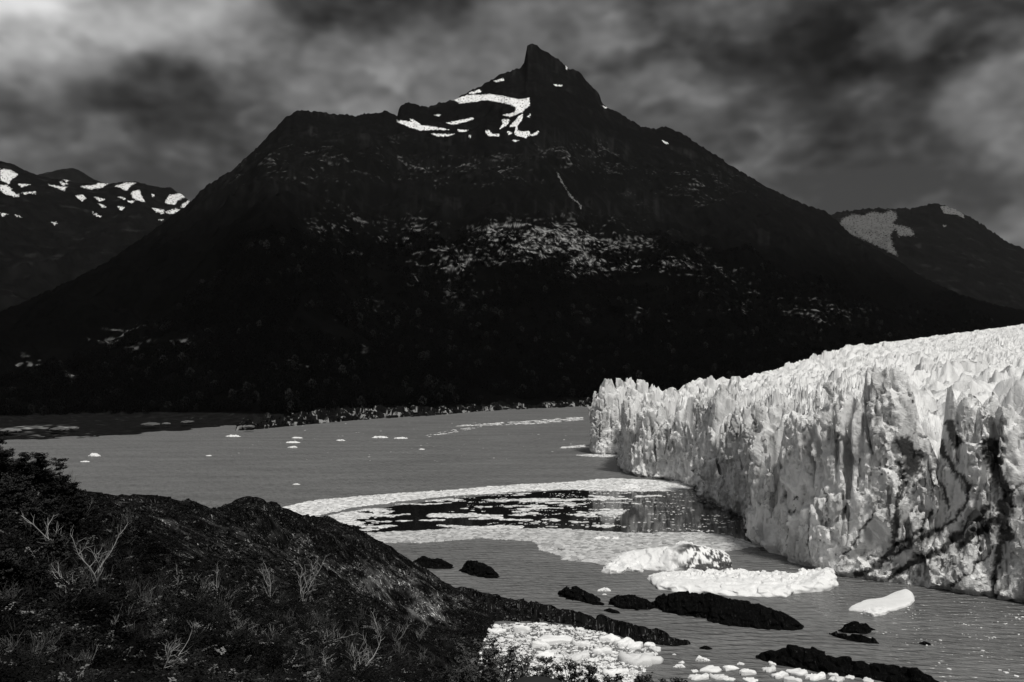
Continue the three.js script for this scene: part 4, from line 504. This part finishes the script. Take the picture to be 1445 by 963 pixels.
{
  const ledge = (front, back, T, label, o = {}) => { const p = prof(T); return tag(mesh('rock_ledge', body(front, back, (u, v, x, z) => p(u) * (o.slab ? 0.12 + 0.88 * ss(0, 0.75, v) : 0.55 + 0.45 * Math.sin(Math.PI * clamp(v * 1.1))), { nu: 180, nv: 50, rough: 0.8, fs: 0.45, facets: 1.0, wall: 0.1, edge: 2.6, edgeP: 0.75, ...o }), wetRock), label, 'rock'); };
  ledge([[788, 842], [800, 847], [820, 850], [840, 855], [854, 856]], [[788, 838], [805, 836], [825, 840], [845, 847], [854, 853]], [[788, 835, 843], [800, 834, 846], [820, 838, 850], [840, 845, 854], [854, 853, 856]], 'short black rock ledge, first of the broken reef line');
  ledge([[856, 853], [880, 860], [900, 862], [920, 861], [925, 859]], [[857, 849], [875, 847], [895, 848], [912, 852], [924, 857]], [[856, 849, 854], [866, 846, 857], [885, 848, 861], [905, 850, 862], [924, 858, 861]], 'low black rock hump between two longer reef ledges');
  ledge([[913, 853], [935, 864], [960, 869], [1000, 874], [1000, 878], [1030, 884], [1080, 889], [1120, 891], [1137, 889]], [[915, 851], [940, 850], [970, 850], [1010, 854], [1050, 861], [1090, 868], [1120, 877], [1136, 885]], [[913, 852, 855], [935, 850, 864], [965, 847, 870], [985, 849, 873], [1000, 853, 877], [1040, 861, 885], [1090, 870, 889], [1125, 879, 891], [1137, 886, 889]], 'longest black reef ledge standing in the open water');
  ledge([[1180, 892], [1200, 895], [1220, 895], [1236, 891]], [[1184, 890], [1205, 885], [1222, 885], [1235, 889]], [[1180, 890, 892], [1200, 885, 895], [1215, 883, 895], [1236, 889, 891]], 'small domed black rock beyond the long reef ledge', { nu: 70 });
  ledge([[1168, 896], [1190, 903], [1210, 907], [1243, 910]], [[1170, 894], [1190, 899], [1215, 902], [1243, 908]], [[1168, 895, 897], [1180, 894, 901], [1200, 899, 905], [1220, 901, 908], [1243, 908, 910]], 'thin black rock sliver awash below the domed rock', { nu: 90, rough: 0.3 });
  ledge([[1064, 928], [1090, 938], [1130, 945], [1165, 952], [1200, 956], [1250, 963], [1300, 975], [1340, 985]], [[1066, 925], [1090, 927], [1130, 927], [1170, 934], [1210, 941], [1250, 946], [1300, 958], [1340, 978]], [[1064, 925, 928], [1085, 922, 937], [1110, 924, 942], [1140, 927, 947], [1180, 936, 953], [1230, 944, 960], [1290, 952, 973], [1340, 978, 985]], 'black rock bar with stranded ice chunks beside drifting floes', { nu: 220 });
  ledge([[648, 806], [665, 813], [690, 817], [708, 817]], [[650, 803], [668, 802], [690, 806], [708, 814]], [[648, 802, 806], [660, 796, 812], [672, 797, 814], [690, 805, 817], [708, 815, 817]], 'rounded black rock islet off the hillside point', { nu: 80 });
  ledge([[580, 800], [600, 803], [625, 804], [642, 803]], [[582, 796], [600, 794], [625, 797], [642, 801]], [[580, 794, 801], [598, 790, 803], [620, 794, 804], [642, 801, 803]], 'low black rock joined to the hillside point', { nu: 80 });
  ledge([[1295, 909], [1305, 912], [1316, 911]], [[1297, 907], [1305, 906], [1315, 909]], [[1295, 908, 909], [1304, 907, 911], [1316, 909, 911]], 'tiny drowned rock with an ice crumb on it', { nu: 30, rough: 0.1, facets: 0.15 });
  ledge([[850, 862], [862, 866], [876, 867]], [[852, 861], [864, 862], [876, 865]], [[850, 861, 862], [860, 861, 866], [876, 865, 867]], 'tiny black sliver of rock below the low reef hump', { nu: 40, rough: 0.15, facets: 0.2 });
  ledge([[984, 916], [998, 918], [1008, 917]], [[986, 914], [998, 914], [1007, 916]], [[984, 915, 916], [996, 913, 918], [1008, 916, 917]], 'tiny black rock off the tip of the rock tongue', { nu: 40, rough: 0.12, facets: 0.2 });
  // the jagged tongue of the hillside that shuts the inlet
  ledge([[600, 880], [660, 885], [700, 884], [760, 880], [800, 885], [850, 894], [885, 903], [920, 911], [960, 914], [994, 911]], [[600, 820], [640, 829], [690, 842], [740, 856], [790, 869], [850, 884], [890, 893], [930, 899], [965, 904], [992, 908]], [[600, 824, 835], [640, 834, 843], [690, 840, 852], [720, 846, 858], [750, 853, 864], [765, 851, 867], [790, 860, 873], [820, 863, 879], [850, 873, 886.5], [862, 873, 888.5], [888, 878, 895], [905, 882, 898], [940, 888, 904], [965, 897, 907], [985, 907, 910], [994, 910, 911]], 'jagged black rock tongue that shuts off the icy inlet', { nu: 320, nv: 70, rough: 0.9, facets: 1.1, fs: 0.3, uvs: 9, slab: true }).material = dryRock;
  // pale banded outcrops along the far shore
  const shoreTex = fieldTex(512, 512, (u, v) => clamp(0.006 + 0.02 * Math.max(0, tileN(u, v, 14, 12)) + 0.24 * ss(0.18, 0.42, tileN(u, v, 16, 3) + 0.7 * tileN(u, v, 50, 6)), 0.003, 0.5), true);
  const sm = matte(1, { map: shoreTex, bumpMap: rockBump, bumpScale: 0.8 }), R = rng(64);
  const sp = [[352, 22, 9], [372, 30, 13], [398, 26, 10], [425, 34, 16], [455, 36, 18], [486, 34, 14], [512, 30, 13], [540, 38, 18], [572, 34, 16], [600, 30, 13], [628, 36, 13], [660, 40, 12], [690, 26, 10], [716, 40, 13], [750, 28, 8], [780, 30, 9], [812, 34, 14], [845, 36, 16]];
  sp.forEach(([px, w, h], i) => { const wl = pl([[345, 607.5], [440, 598.5], [530, 590.5], [620, 585.5], [700, 578.5], [760, 576], [825, 573], [860, 572]], px), [f, k, hf] = [[[px - w * 0.8, wl + w * 0.08], [px, wl + 0.6], [px + w * 0.8, wl - w * 0.08]], [[px - w * 0.8, wl - 2], [px, wl - 9], [px + w * 0.8, wl - 6]], 0]; const m = h * 1000 / F * (0.5 + 0.4 * R());
    tag(mesh('shore_outcrop', body(f, k, (u, v) => m * (0.35 + 0.65 * ss(0, 0.5, v)) * (0.6 + 0.4 * Math.sin(u * 3.1)), { nu: 50, nv: 26, rough: 4, fs: 0.13, facets: 5, wall: 0.1, seed: i * 7, sink: 1, uvs: 130 }), sm), 'pale banded rock outcrop along the foot of the dark mountain', 'rock', 'outcrops along the far shore'); });
}

// ───────────────────────── the near hillside ─────────────────────────
const hillCtl = [];
for (const [px, py, d] of [[-350, 640, 95], [-150, 655, 100], [0, 668, 110], [60, 682, 120], [115, 698, 140], [160, 705, 170], [200, 708, 190], [250, 715, 215], [300, 718, 232], [320, 714, 240], [345, 722, 246], [385, 737, 258], [400, 742, 264], [415, 738, 271], [440, 745, 277], [480, 767, 283], [530, 787, 290], [580, 802, 296], [620, 824, 292], [645, 836, 290],
  [650, 905, 235], [600, 885, 240], [560, 855, 238], [500, 832, 228], [450, 803, 225], [400, 782, 228], [350, 764, 215], [250, 762, 150], [200, 760, 112], [100, 790, 85], [0, 770, 82], [-150, 770, 82], [0, 870, 62], [0, 985, 47], [-100, 985, 44], [120, 850, 70], [120, 985, 49], [300, 985, 56], [300, 868, 92], [380, 835, 140], [450, 985, 64], [450, 885, 122], [520, 860, 180], [560, 985, 78], [560, 905, 152], [640, 990, 96], [640, 930, 185]]) { const q = at(px, py, d); hillCtl.push([q[0], q[2], q[1]]); }
for (const [x, z, h] of [[2, -28, 59.6], [8, -27, 59.4], [-4, -26, 59.8], [0, -8, 66], [0, 15, 68], [-40, -12, 64], [30, -15, 63], [-3, -55, 50], [14, -60, 42], [40, -60, 38], [10, -110, 26], [45, -110, 14], [5, -170, 3], [-4, -215, -5], [20, -190, -6], [60, -150, -8], [60, -200, -10], [-110, -170, 30], [-75, -235, 14], [-180, -165, 34], [-90, -300, -9], [-150, -260, -8], [-60, -300, -8], [-40, -325, -9], [-230, -260, -8], [-260, -160, 25], [0, -300, -6], [10, -260, -5], [-120, -325, -12]]) hillCtl.push([x, z, h]);
const hillBase = tps(hillCtl, 0.004);
const hillFull = (x, z) => { const d = Math.hypot(x, z), far = ss(70, 190, d); let y = hillBase(x, z); const wet = ss(-2, 6, y); y += wet * (far * (1.5 * (ridged(x / 22, 1, z / 16, 3) - 0.2) + 0.7 * facet3(x / 4, 1, z / 4, 6)) + (0.25 + 0.5 * far) * fbm(x / 5, 2, z / 5, 3)); return y; };
const HG = { x0: -300, z0: -345, st: 0.78, nx: 500, nz: 470 }; HG.a = new Float32Array(HG.nx * HG.nz); for (let j = 0; j < HG.nz; j++) for (let i = 0; i < HG.nx; i++) HG.a[j * HG.nx + i] = hillFull(HG.x0 + i * HG.st, HG.z0 + j * HG.st);
const hillH = (x, z) => { const u = clamp((x - HG.x0) / HG.st, 0, HG.nx - 1.001), v = clamp((z - HG.z0) / HG.st, 0, HG.nz - 1.001), i = Math.floor(u), j = Math.floor(v), k = j * HG.nx + i; return lerp(lerp(HG.a[k], HG.a[k + 1], u - i), lerp(HG.a[k + HG.nx], HG.a[k + HG.nx + 1], u - i), v - j); };
const paleZ = [[400, 795, 50, 18, 0.6], [470, 805, 50, 12, 0.8], [540, 820, 50, 16, 1], [610, 852, 45, 14, 1], [600, 868, 25, 10, 1], [260, 790, 28, 14, 0.9], [185, 738, 16, 12, 0.8], [330, 780, 50, 25, 0.55], [160, 712, 12, 6, 0.9], [300, 755, 90, 25, 0.35], [440, 770, 60, 22, 0.35], [560, 800, 40, 14, 0.4], [240, 735, 30, 5, 0.7]];
{
  const { x0, z0, st, nx, nz } = HG, pos = new Float32Array(nx * nz * 3), uv = new Float32Array(nx * nz * 2), col = new Float32Array(nx * nz * 3);
  for (let j = 0; j < nz; j++) for (let i = 0; i < nx; i++) {
    const k = j * nx + i, x = x0 + i * st, z = z0 + j * st, y = HG.a[k]; pos[k * 3] = x; pos[k * 3 + 1] = y; pos[k * 3 + 2] = z; uv[k * 2] = x / 7 + y / 16; uv[k * 2 + 1] = z / 7 + y / 11;
    let w = 0; if (z < -60) { const [px, py] = proj(x, y, z); for (const b of paleZ) { const q = ((px - b[0]) / b[2]) ** 2 + ((py - b[1]) / b[3]) ** 2; if (q < 5) w = Math.max(w, b[4] * Math.exp(-0.6 * q)); } }
    const al = x * 0.82 - z * 0.57, ac = x * 0.57 + z * 0.82 + y * 0.6, sta = ss(0.12, 0.42, N3(al / 13, 2, ac / 2.4) + 0.45 * N3(al / 4, 6, ac / 1.6)) * ss(120, 190, Math.hypot(x, z));
    const n = fbm(x / 6, y / 3, z / 6, 4), rock = ss(0.35 - 0.5 * w, 0.6 - 0.5 * w, n + 0.15); const c = 0.8 + 1.0 * Math.max(0, n + 0.2) + 8 * rock * w + 1.8 * rock + sta * (2 + 9 * w); col[k * 3] = col[k * 3 + 1] = col[k * 3 + 2] = c * 0.25;
  }
  const tex = fieldTex(512, 512, (u, v) => clamp(0.02 + 0.03 * tileN(u, v, 10, 21) + 0.28 * ss(0.2, 0.42, 0.7 * tileN(u, v, 70, 7) + 0.6 * tileN(u, v, 28, 15)), 0.006, 0.6), true);
  structure('hillside', geo(pos, gridIdx(nx, nz, true), uv, col), matte(1, { vertexColors: true, map: tex, bumpMap: rockBump, bumpScale: 0.3 }), 'dark rocky hillside running down to the lake');
}
function hillHit(px, py) { const r = ray(px, py), L = -r[2]; for (let d = 18; d < 320; d += 1.0) { const k = d / L, y = CAMY + r[1] * k; if (y < hillH(r[0] * k, -d)) return [r[0] * k, y, -d]; } return null; }
const scrubLine = [[-60, 560], [0, 640], [90, 690], [160, 725], [250, 795], [330, 832], [420, 848], [540, 858], [620, 878], [680, 905], [745, 945]];

// ───────────────────────── scrub, heath, trees, dead shrubs ─────────────────────────
function sprayGeo(seed, n, len, leaf) { const R = rng(seed); return leafCloud(R, n, leaf, (r, i) => { const t = i / n, s = (i % 2 ? 1 : -1) * (0.1 + 0.5 * r()) * len * 0.45 * (1 - t * 0.6); return [t * len, 0.14 * len * t + 0.05 * len * (r() - 0.5), s]; }, 0.35); }
{
  const R = rng(99), g = sprayGeo(5, 26, 1.0, 0.15), items = [];
  for (let k = 0; k < 60000 && items.length < 26000; k++) {
    const px = -60 + R() * 830, py = 640 + R() * 400; if (py < pl(scrubLine, px) + 22 * N3(px / 30, py / 30, 2)) continue; if (px > 700 && py < 900) continue;
    const h = k % 3 ? hillHit(px, py) : null; let x, z; if (h) { x = h[0] + (R() - 0.5) * 3; z = h[2] + (R() - 0.5) * 6; } else { x = -75 + R() * 72; z = -34 - R() * 110; const q = proj(x, hillH(x, z), z); if (q[1] < pl(scrubLine, q[0]) || q[0] > 720) continue; }
    const d = Math.hypot(x, z); if (d > 150 || d < 20) continue; const H = 0.35 + Math.max(0, 1.9 * (fbm(x / 7, 3, z / 7, 2) + 0.35)) * ss(150, 70, d), u = Math.pow(R(), 0.6), s = (0.55 + 0.6 * R()) * (0.75 + d / 180);
    const pt = ss(-0.15, 0.35, fbm(x / 5, 7, z / 5, 3)); items.push([x, hillH(x, z) + H * u, z, s, s, s, R() * 6.28, R() < 0.02 + 0.09 * pt ? 0.06 + 0.14 * R() : 0.006 + 0.03 * pt * R(), (R() - 0.5) * 0.5, (R() - 0.3) * 0.6]);
  }
  inst('scrub', g, matte(1), items, 'low dark leafy scrub covering the near hillside', 'scrub', true);
  const tuft = leafCloud(rng(8), 22, 0.5, (r) => { const a = r() * 6.28, k = r(); return [0.5 * k * Math.cos(a), 0.25 * r(), 0.5 * k * Math.sin(a)]; }), heath = [];
  for (let k = 0; k < 40000 && heath.length < 15000; k++) { const px = 120 + R() * 560, py = 700 + R() * 190; if (py > pl(scrubLine, px) + 14) continue; const h = hillHit(px, py); if (!h || h[1] < 2) continue; if (N3(h[0] / 9, 1, h[2] / 9) < -0.1) continue; const s = 0.35 + 0.55 * R(); heath.push([h[0], h[1], h[2], s, s * (0.6 + 0.6 * R()), s, R() * 6.28, R() < 0.1 ? 0.05 + 0.08 * R() : 0.006 + 0.018 * R()]); }
  inst('heath', tuft, matte(1), heath, 'sparse dry heath tufts on the rocky hillside', 'heath', true);
}
// tapered limbs along a bent path
function limb(pos, idx, P, r0, r1, sides = 5) { const b0 = pos.length / 3, up = new THREE.Vector3(0, 1, 0.13).normalize(), t = new THREE.Vector3(), a = new THREE.Vector3(), b = new THREE.Vector3();
  for (let i = 0; i < P.length; i++) { const p = P[i], q = P[Math.min(P.length - 1, i + 1)], o = P[Math.max(0, i - 1)]; t.set(q[0] - o[0], q[1] - o[1], q[2] - o[2]).normalize(); a.crossVectors(t, Math.abs(t.y) > 0.95 ? new THREE.Vector3(1, 0, 0) : up).normalize(); b.crossVectors(t, a); const r = lerp(r0, r1, i / (P.length - 1)); for (let k = 0; k < sides; k++) { const c = Math.cos(k / sides * 6.283) * r, s = Math.sin(k / sides * 6.283) * r; pos.push(p[0] + a.x * c + b.x * s, p[1] + a.y * c + b.y * s, p[2] + a.z * c + b.z * s); } }
  for (let i = 0; i < P.length - 1; i++) for (let k = 0; k < sides; k++) { const A = b0 + i * sides + k, B = b0 + i * sides + (k + 1) % sides; idx.push(A, A + sides, B, B, A + sides, B + sides); } }
function grow(R, p, dir, len, bend = 0.35, n = 6, lift = 0.12) { const P = [p.slice()], d = dir.slice(); for (let i = 0; i < n; i++) { d[0] += (R() - 0.5) * bend; d[1] += (R() - 0.5) * bend + lift; d[2] += (R() - 0.5) * bend; const L = Math.hypot(...d); P.push([0, 1, 2].map((k) => P[P.length - 1][k] + d[k] / L * len / n)); } return P; }
const barkPale = matte(0.34), barkDark = matte(0.05);
function bareShrub(o) {   // { base: [px, py] or point, d, h, lean, fan, stems, label }
  const R = rng(o.seed), g = new THREE.Group(); g.name = numbered('dead_shrub'); scene.add(g); tag(g, o.label, 'shrub', o.group);
  const q = at(o.px, o.py, o.d); g.position.set(...q);
  const tp = [], ti = [], bp = [], bi = [], r0 = o.r ?? o.h * 0.012;
  for (let s = 0; s < o.stems; s++) { const ang = o.lean + (R() - 0.5) * o.fan, dir = [Math.sin(ang), Math.cos(ang), (R() - 0.5) * 0.5], P = grow(R, [0, -0.3, 0], dir, o.h * (0.7 + 0.35 * R()), 0.55, 8, 0.02); limb(tp, ti, P, r0, r0 * 0.35);
    for (let k = 2; k < 9; k++) for (let m = 0; m < 2; m++) { if (R() < 0.5) continue; const side = (k + m) % 2 ? 1 : -1, a2 = ang + side * (0.45 + 0.4 * R()), P2 = grow(R, P[Math.min(k, 8)], [Math.sin(a2), Math.cos(a2), (R() - 0.5) * 0.9], o.h * (0.16 + 0.2 * R()) * (1.1 - k / 12), 0.35, 5, 0.14); limb(bp, bi, P2, r0 * 0.5, r0 * 0.16, 4); for (let j = 2; j < 6; j++) { if (R() < 0.4) continue; const a3 = a2 + (R() < 0.5 ? -1 : 1) * 0.6; limb(bp, bi, grow(R, P2[Math.min(j, 5)], [Math.sin(a3), Math.cos(a3), R() - 0.5], o.h * 0.09 * (0.6 + R()), 0.3, 3, 0.1), r0 * 0.24, r0 * 0.1, 3); } } }
  mesh('stem', geo(tp, ti), o.mat ?? barkPale, g); mesh('branches', geo(bp, bi), o.mat ?? barkPale, g); return g;
}
[[136, 840, 70, 5.2, -0.05, 0.35, 3, 'pale dead shrub with fanned twigs, tallest on the scrubby slope'], [118, 842, 69, 3.4, -0.75, 0.5, 3, 'dead shrub leaning beside the tallest fanned one'], [95, 800, 78, 6.2, -0.35, 0.2, 2, 'thin bent bare sapling rising above the scrub by the dark trees'], [308, 848, 96, 4.2, -0.35, 0.5, 3, 'pale forked dead shrub below the pale rock patch'], [214, 965, 53, 3.6, 0.95, 0.15, 2, 'pale fallen bough lying low in the scrub'], [216, 945, 55, 3.0, 0.3, 0.4, 2, 'crooked bare stem standing behind the fallen bough'], [150, 900, 60, 1.8, 0.2, 0.6, 3, 'short broken dead stems in the dark hollow'], [95, 930, 55, 1.9, 0.5, 0.7, 2, 'short bent bare stick at the edge of the dark hollow'], [386, 856, 118, 5.6, -0.3, 0.5, 3, 'bare shrub with paired stems under the pale rock band'], [428, 852, 130, 7.0, 0.1, 0.45, 4, 'wide bare shrub with many grey twigs under the rock band'], [446, 916, 90, 3.6, 0.55, 0.5, 3, 'low bare shrub swept sideways in the scrub'], [500, 960, 74, 4.0, 0.2, 0.7, 4, 'grey tangled dead shrub at the scrub edge above the inlet'], [536, 900, 130, 4.0, 0.05, 0.8, 4, 'small bare shrub with upright pale stems near the rock tongue'], [556, 912, 120, 3.6, 0.3, 0.5, 2, 'thin pale stem beside the small upright shrub'], [345, 912, 82, 2.6, 0.6, 0.7, 3, 'low pale twiggy shrub among dark leaves'], [462, 962, 70, 2.6, -0.4, 0.6, 3, 'short dead shrub next to the grey tangled one'], [40, 870, 62, 2.6, -0.5, 0.8, 2, 'bare twisted branch sticking out of the leafy slope'], [252, 842, 92, 3, -0.6, 0.5, 2, 'bare leaning twig beside the pale rock patch'], [590, 905, 140, 3.4, 0.2, 0.6, 3, 'bare shrub standing just above the icy inlet']].forEach(([px, py, d, h, lean, fan, stems, label], i) => { const q = hillHit(px, py); bareShrub({ px, py, d: q ? -q[2] : d, h: h * (q ? clamp(-q[2] / d, 0.5, 1.6) : 1), lean, fan, stems, label, seed: 300 + i * 7, group: 'dead shrubs on the near slope' }); });

{
  const R = rng(2020), items = [], tp = [], ti = []; for (let k = 0; k < 9; k++) { const a = (R() - 0.5) * 2.0, P = grow(R, [(R() - 0.5) * 0.3, 0, (R() - 0.5) * 0.3], [Math.sin(a), Math.cos(a), (R() - 0.5) * 1.2], 0.6 + 0.7 * R(), 0.5, 5, 0.05); limb(tp, ti, P, 0.012, 0.004, 3); for (let j = 2; j < 5; j++) limb(tp, ti, grow(R, P[j], [Math.sin(a + (R() - 0.5) * 2), 0.7, R() - 0.5], 0.3 + 0.2 * R(), 0.4, 3, 0.05), 0.009, 0.004, 3); }
  for (let k = 0; k < 5000 && items.length < 260; k++) { const px = -20 + R() * 740, py = 690 + R() * 280; if (py < pl(scrubLine, px) + 5) continue; const h = hillHit(px, py); if (!h || -h[2] > 150 || N3(h[0] / 8, 3, h[2] / 8) < -0.05) continue; const s = (0.6 + 0.8 * R()) * (0.7 + -h[2] / 160); items.push([h[0], h[1] + 0.2, h[2], s, s * (0.7 + 0.6 * R()), s, R() * 6.28, 0.04 + 0.26 * R() * R(), (R() - 0.5) * 0.7, (R() - 0.5) * 0.9]); }
  inst('dry_twigs', geo(tp, ti), matte(1), items, 'thin tangled bare twigs scattered through the near scrub', 'twigs', true);
}
function leafyTree(o) {
  const R = rng(o.seed), g = new THREE.Group(); g.name = numbered(o.name); scene.add(g); tag(g, o.label, o.cat, o.group); g.position.set(...o.at);
  const tp = [], ti = [], bp = [], bi = [], lp = [], li = [], h = o.h, v = new THREE.Vector3(), qq = new THREE.Quaternion(), e = new THREE.Euler();
  const leafAt = (p, s) => { e.set((R() - 0.5) * 1.3, R() * 6.28, (R() - 0.5) * 1.3); qq.setFromEuler(e); const b = lp.length / 3; for (const [x, y, z] of [[-0.5, 0, 0], [0, 0.12, 0.3], [0.55, 0, 0], [0, 0.12, -0.3]]) { v.set(x * s, y * s, z * s).applyQuaternion(qq); lp.push(p[0] + v.x, p[1] + v.y, p[2] + v.z); } li.push(b, b + 1, b + 2, b, b + 2, b + 3); };
  for (let s = 0; s < o.stems; s++) { const a = R() * 6.28, P = grow(R, [0, -0.4, 0], [Math.cos(a) * o.open, 1, Math.sin(a) * o.open], h * (0.75 + 0.3 * R()), 0.22, 9, 0.08); limb(tp, ti, P, h * 0.016, h * 0.004);
    for (let k = o.bare; k < 10; k++) for (let m = 0; m < o.per; m++) { const b = R() * 6.28, P2 = grow(R, P[Math.min(k, 9)], [Math.cos(b) + (o.wind || 0), 0.35 * R() + o.up, Math.sin(b)], h * o.reach * (0.6 + 0.6 * R()) * (1.15 - k / 14), 0.3, 6, 0.02); limb(bp, bi, P2, h * 0.005, h * 0.0015, 3);
      for (let j = 1; j < 7; j++) for (let w = 0; w < o.leaves; w++) { const p = P2[j], sp = o.spread; leafAt([p[0] + (R() - 0.5) * sp, p[1] + (R() - 0.5) * sp * 0.45, p[2] + (R() - 0.5) * sp], o.leaf * (0.6 + 0.8 * R())); } } }
  mesh('trunk', geo(tp, ti), barkDark, g); mesh('branches', geo(bp, bi), barkDark, g); mesh('crown', geo(lp, li), o.mat, g); return g;
}
const leafDark = matte(0.016), leafMid = matte(0.034);
[[40, 775, 84, 4.6], [90, 770, 90, 3.8], [-12, 845, 70, 3.8], [36, 850, 70, 3.2], [70, 815, 78, 3.4], [-34, 690, 92, 6.2], [2, 692, 96, 5.4], [34, 702, 96, 5.0], [64, 706, 104, 4.6], [92, 714, 112, 3.6], [18, 730, 88, 4.6], [60, 742, 92, 4.2], [-20, 760, 82, 5], [104, 736, 100, 2.8]].forEach(([px, py, d, h], i) => { const q = hillHit(px, py) || at(px, py, d); leafyTree({ name: 'beech_tree', label: i === 9 || i === 13 ? 'smallest dark beech bushes where the scrub meets bare rock' : 'dark layered beech tree in the clump above the lake', cat: 'tree', group: i === 9 || i === 13 ? 'small beech bushes' : 'beech trees in the clump', at: [q[0], q[1], q[2]], h, stems: 4, open: 0.35, bare: 3, per: 4, reach: 0.34, up: 0.05, wind: 0.35, leaves: 10, spread: 0.5, leaf: 0.2, seed: 700 + i, mat: i % 2 ? leafDark : leafMid }); });
// shrubs at the edge of the viewpoint, with upright twigs
[[690, 985, 27, 2.1, 'thick bush with pale speckled leaves at the edge of the icy inlet'], [716, 990, 25, 1.7, 'thick bush beside the speckled one, over the icy inlet'], [738, 985, 26, 1.2, 'low leafy bush with one tall bare twig before the floes'], [772, 992, 25, 1.0, 'small leafy bush under the floes, next to the smooth boulder'], [806, 990, 24, 1.25, 'leafy bush with two upright twigs before the floes'], [838, 988, 25, 1.15, 'leafy bush with thin forked twigs before the floes'], [868, 992, 24, 0.95, 'low dense leafy bush below the big slanted floe'], [902, 988, 24, 1.0, 'rounded dense bush beside the low one, below the slanted floe'], [932, 992, 25, 1.05, 'last dense bush of the row, beside open water'], [955, 995, 25, 0.8, 'tiny leafy bush at the end of the row'], [660, 990, 29, 1.9, 'dark bush at the foot of the scrub slope']].forEach(([px, py, d, h, label], i) => { const q = at(px, py, d), y = hillH(q[0], q[2]); leafyTree({ name: 'leafy_bush', label, cat: 'bush', at: [q[0], Math.min(y, q[1]) - 0.05, q[2]], h: h + Math.max(0, q[1] - y), stems: 8, open: 0.5, bare: 3, per: 3, reach: 0.2, up: 0.5, leaves: 6, spread: 0.16, leaf: 0.07, seed: 900 + i, mat: i < 2 ? matte(0.07) : leafMid }); });
[[741, 985, 25.5, 1.75, 'tall dark bare twig standing before the packed floes'], [795, 985, 24, 1.4, 'dark upright twig with short forks before the packed floes'], [822, 985, 24.5, 1.2, 'dark twig bent sideways before the packed floes'], [840, 985, 24.5, 1.15, 'dark twig forked near its tip before the packed floes'], [786, 985, 24.2, 1.0, 'short dark twig beside the upright forked one']].forEach(([px, py, d, h, label], i) => bareShrub({ px, py, d, h, lean: (i % 2 ? 0.08 : -0.03), fan: 0.1, stems: 1, label, seed: 1200 + i, mat: barkDark, group: undefined, r: 0.014 }));
{
  const q = at(758, 962, 22), g = new THREE.IcosahedronGeometry(0.8, 5), p = g.attributes.position; for (let i = 0; i < p.count; i++) { const x = p.getX(i), y = p.getY(i), z = p.getZ(i), k = 1 + 0.1 * fbm(x * 1.6, y * 1.6, z * 1.6, 3); p.setXYZ(i, x * k * 1.0, y * k * 0.62, z * k * 0.9); } g.computeVertexNormals();
  const o = mesh('boulder', g, matte(0.03)); o.position.set(q[0], q[1] - 0.42, q[2]); tag(o, 'smooth grey boulder half hidden under the leafy bushes', 'boulder');
}
// pale boulders on the gravel flat
[[14, 606, 30, 7, 'low pale boulder, widest on the gravel beach'], [84, 604, 24, 6, 'pale boulder with a sloping top in the middle of the beach'], [104, 602, 14, 4, 'small pale boulder beside the sloping one'], [212, 597, 26, 5, 'long low pale boulder below the dark forest'], [234, 596, 12, 3, 'small pale boulder at the end of the long low one'], [264, 594, 18, 5, 'humped pale boulder where the beach narrows'], [352, 600, 14, 4, 'pale boulder at the waterline of the point']].forEach(([px, py, w, h, label], i) => {
  const q = onW(px, py, 6), k = -q[2] / F, g = new THREE.IcosahedronGeometry(1, 6), p = g.attributes.position; for (let a = 0; a < p.count; a++) { const x = p.getX(a), y = p.getY(a), z = p.getZ(a), f = 1 + 0.3 * fbm(x * 1.4 + i * 5, y * 1.4, z * 1.4, 3) + 0.18 * facet3(x * 2.4 + i, y * 2.4, z * 2.4, 3); p.setXYZ(a, x * f * w * 0.5 * k, y * f * h * 0.5 * k, z * f * w * 0.4 * k); } g.computeVertexNormals();
  const o = mesh('beach_boulder', g, matte(i % 2 ? 0.1 : 0.16)); o.position.set(q[0], 4.5, q[2]); tag(o, label, 'boulder', 'boulders on the gravel beach'); });
scene.fog = new THREE.FogExp2(0xb8b8b8, 0.0000035);
renderer.render(scene, camera);
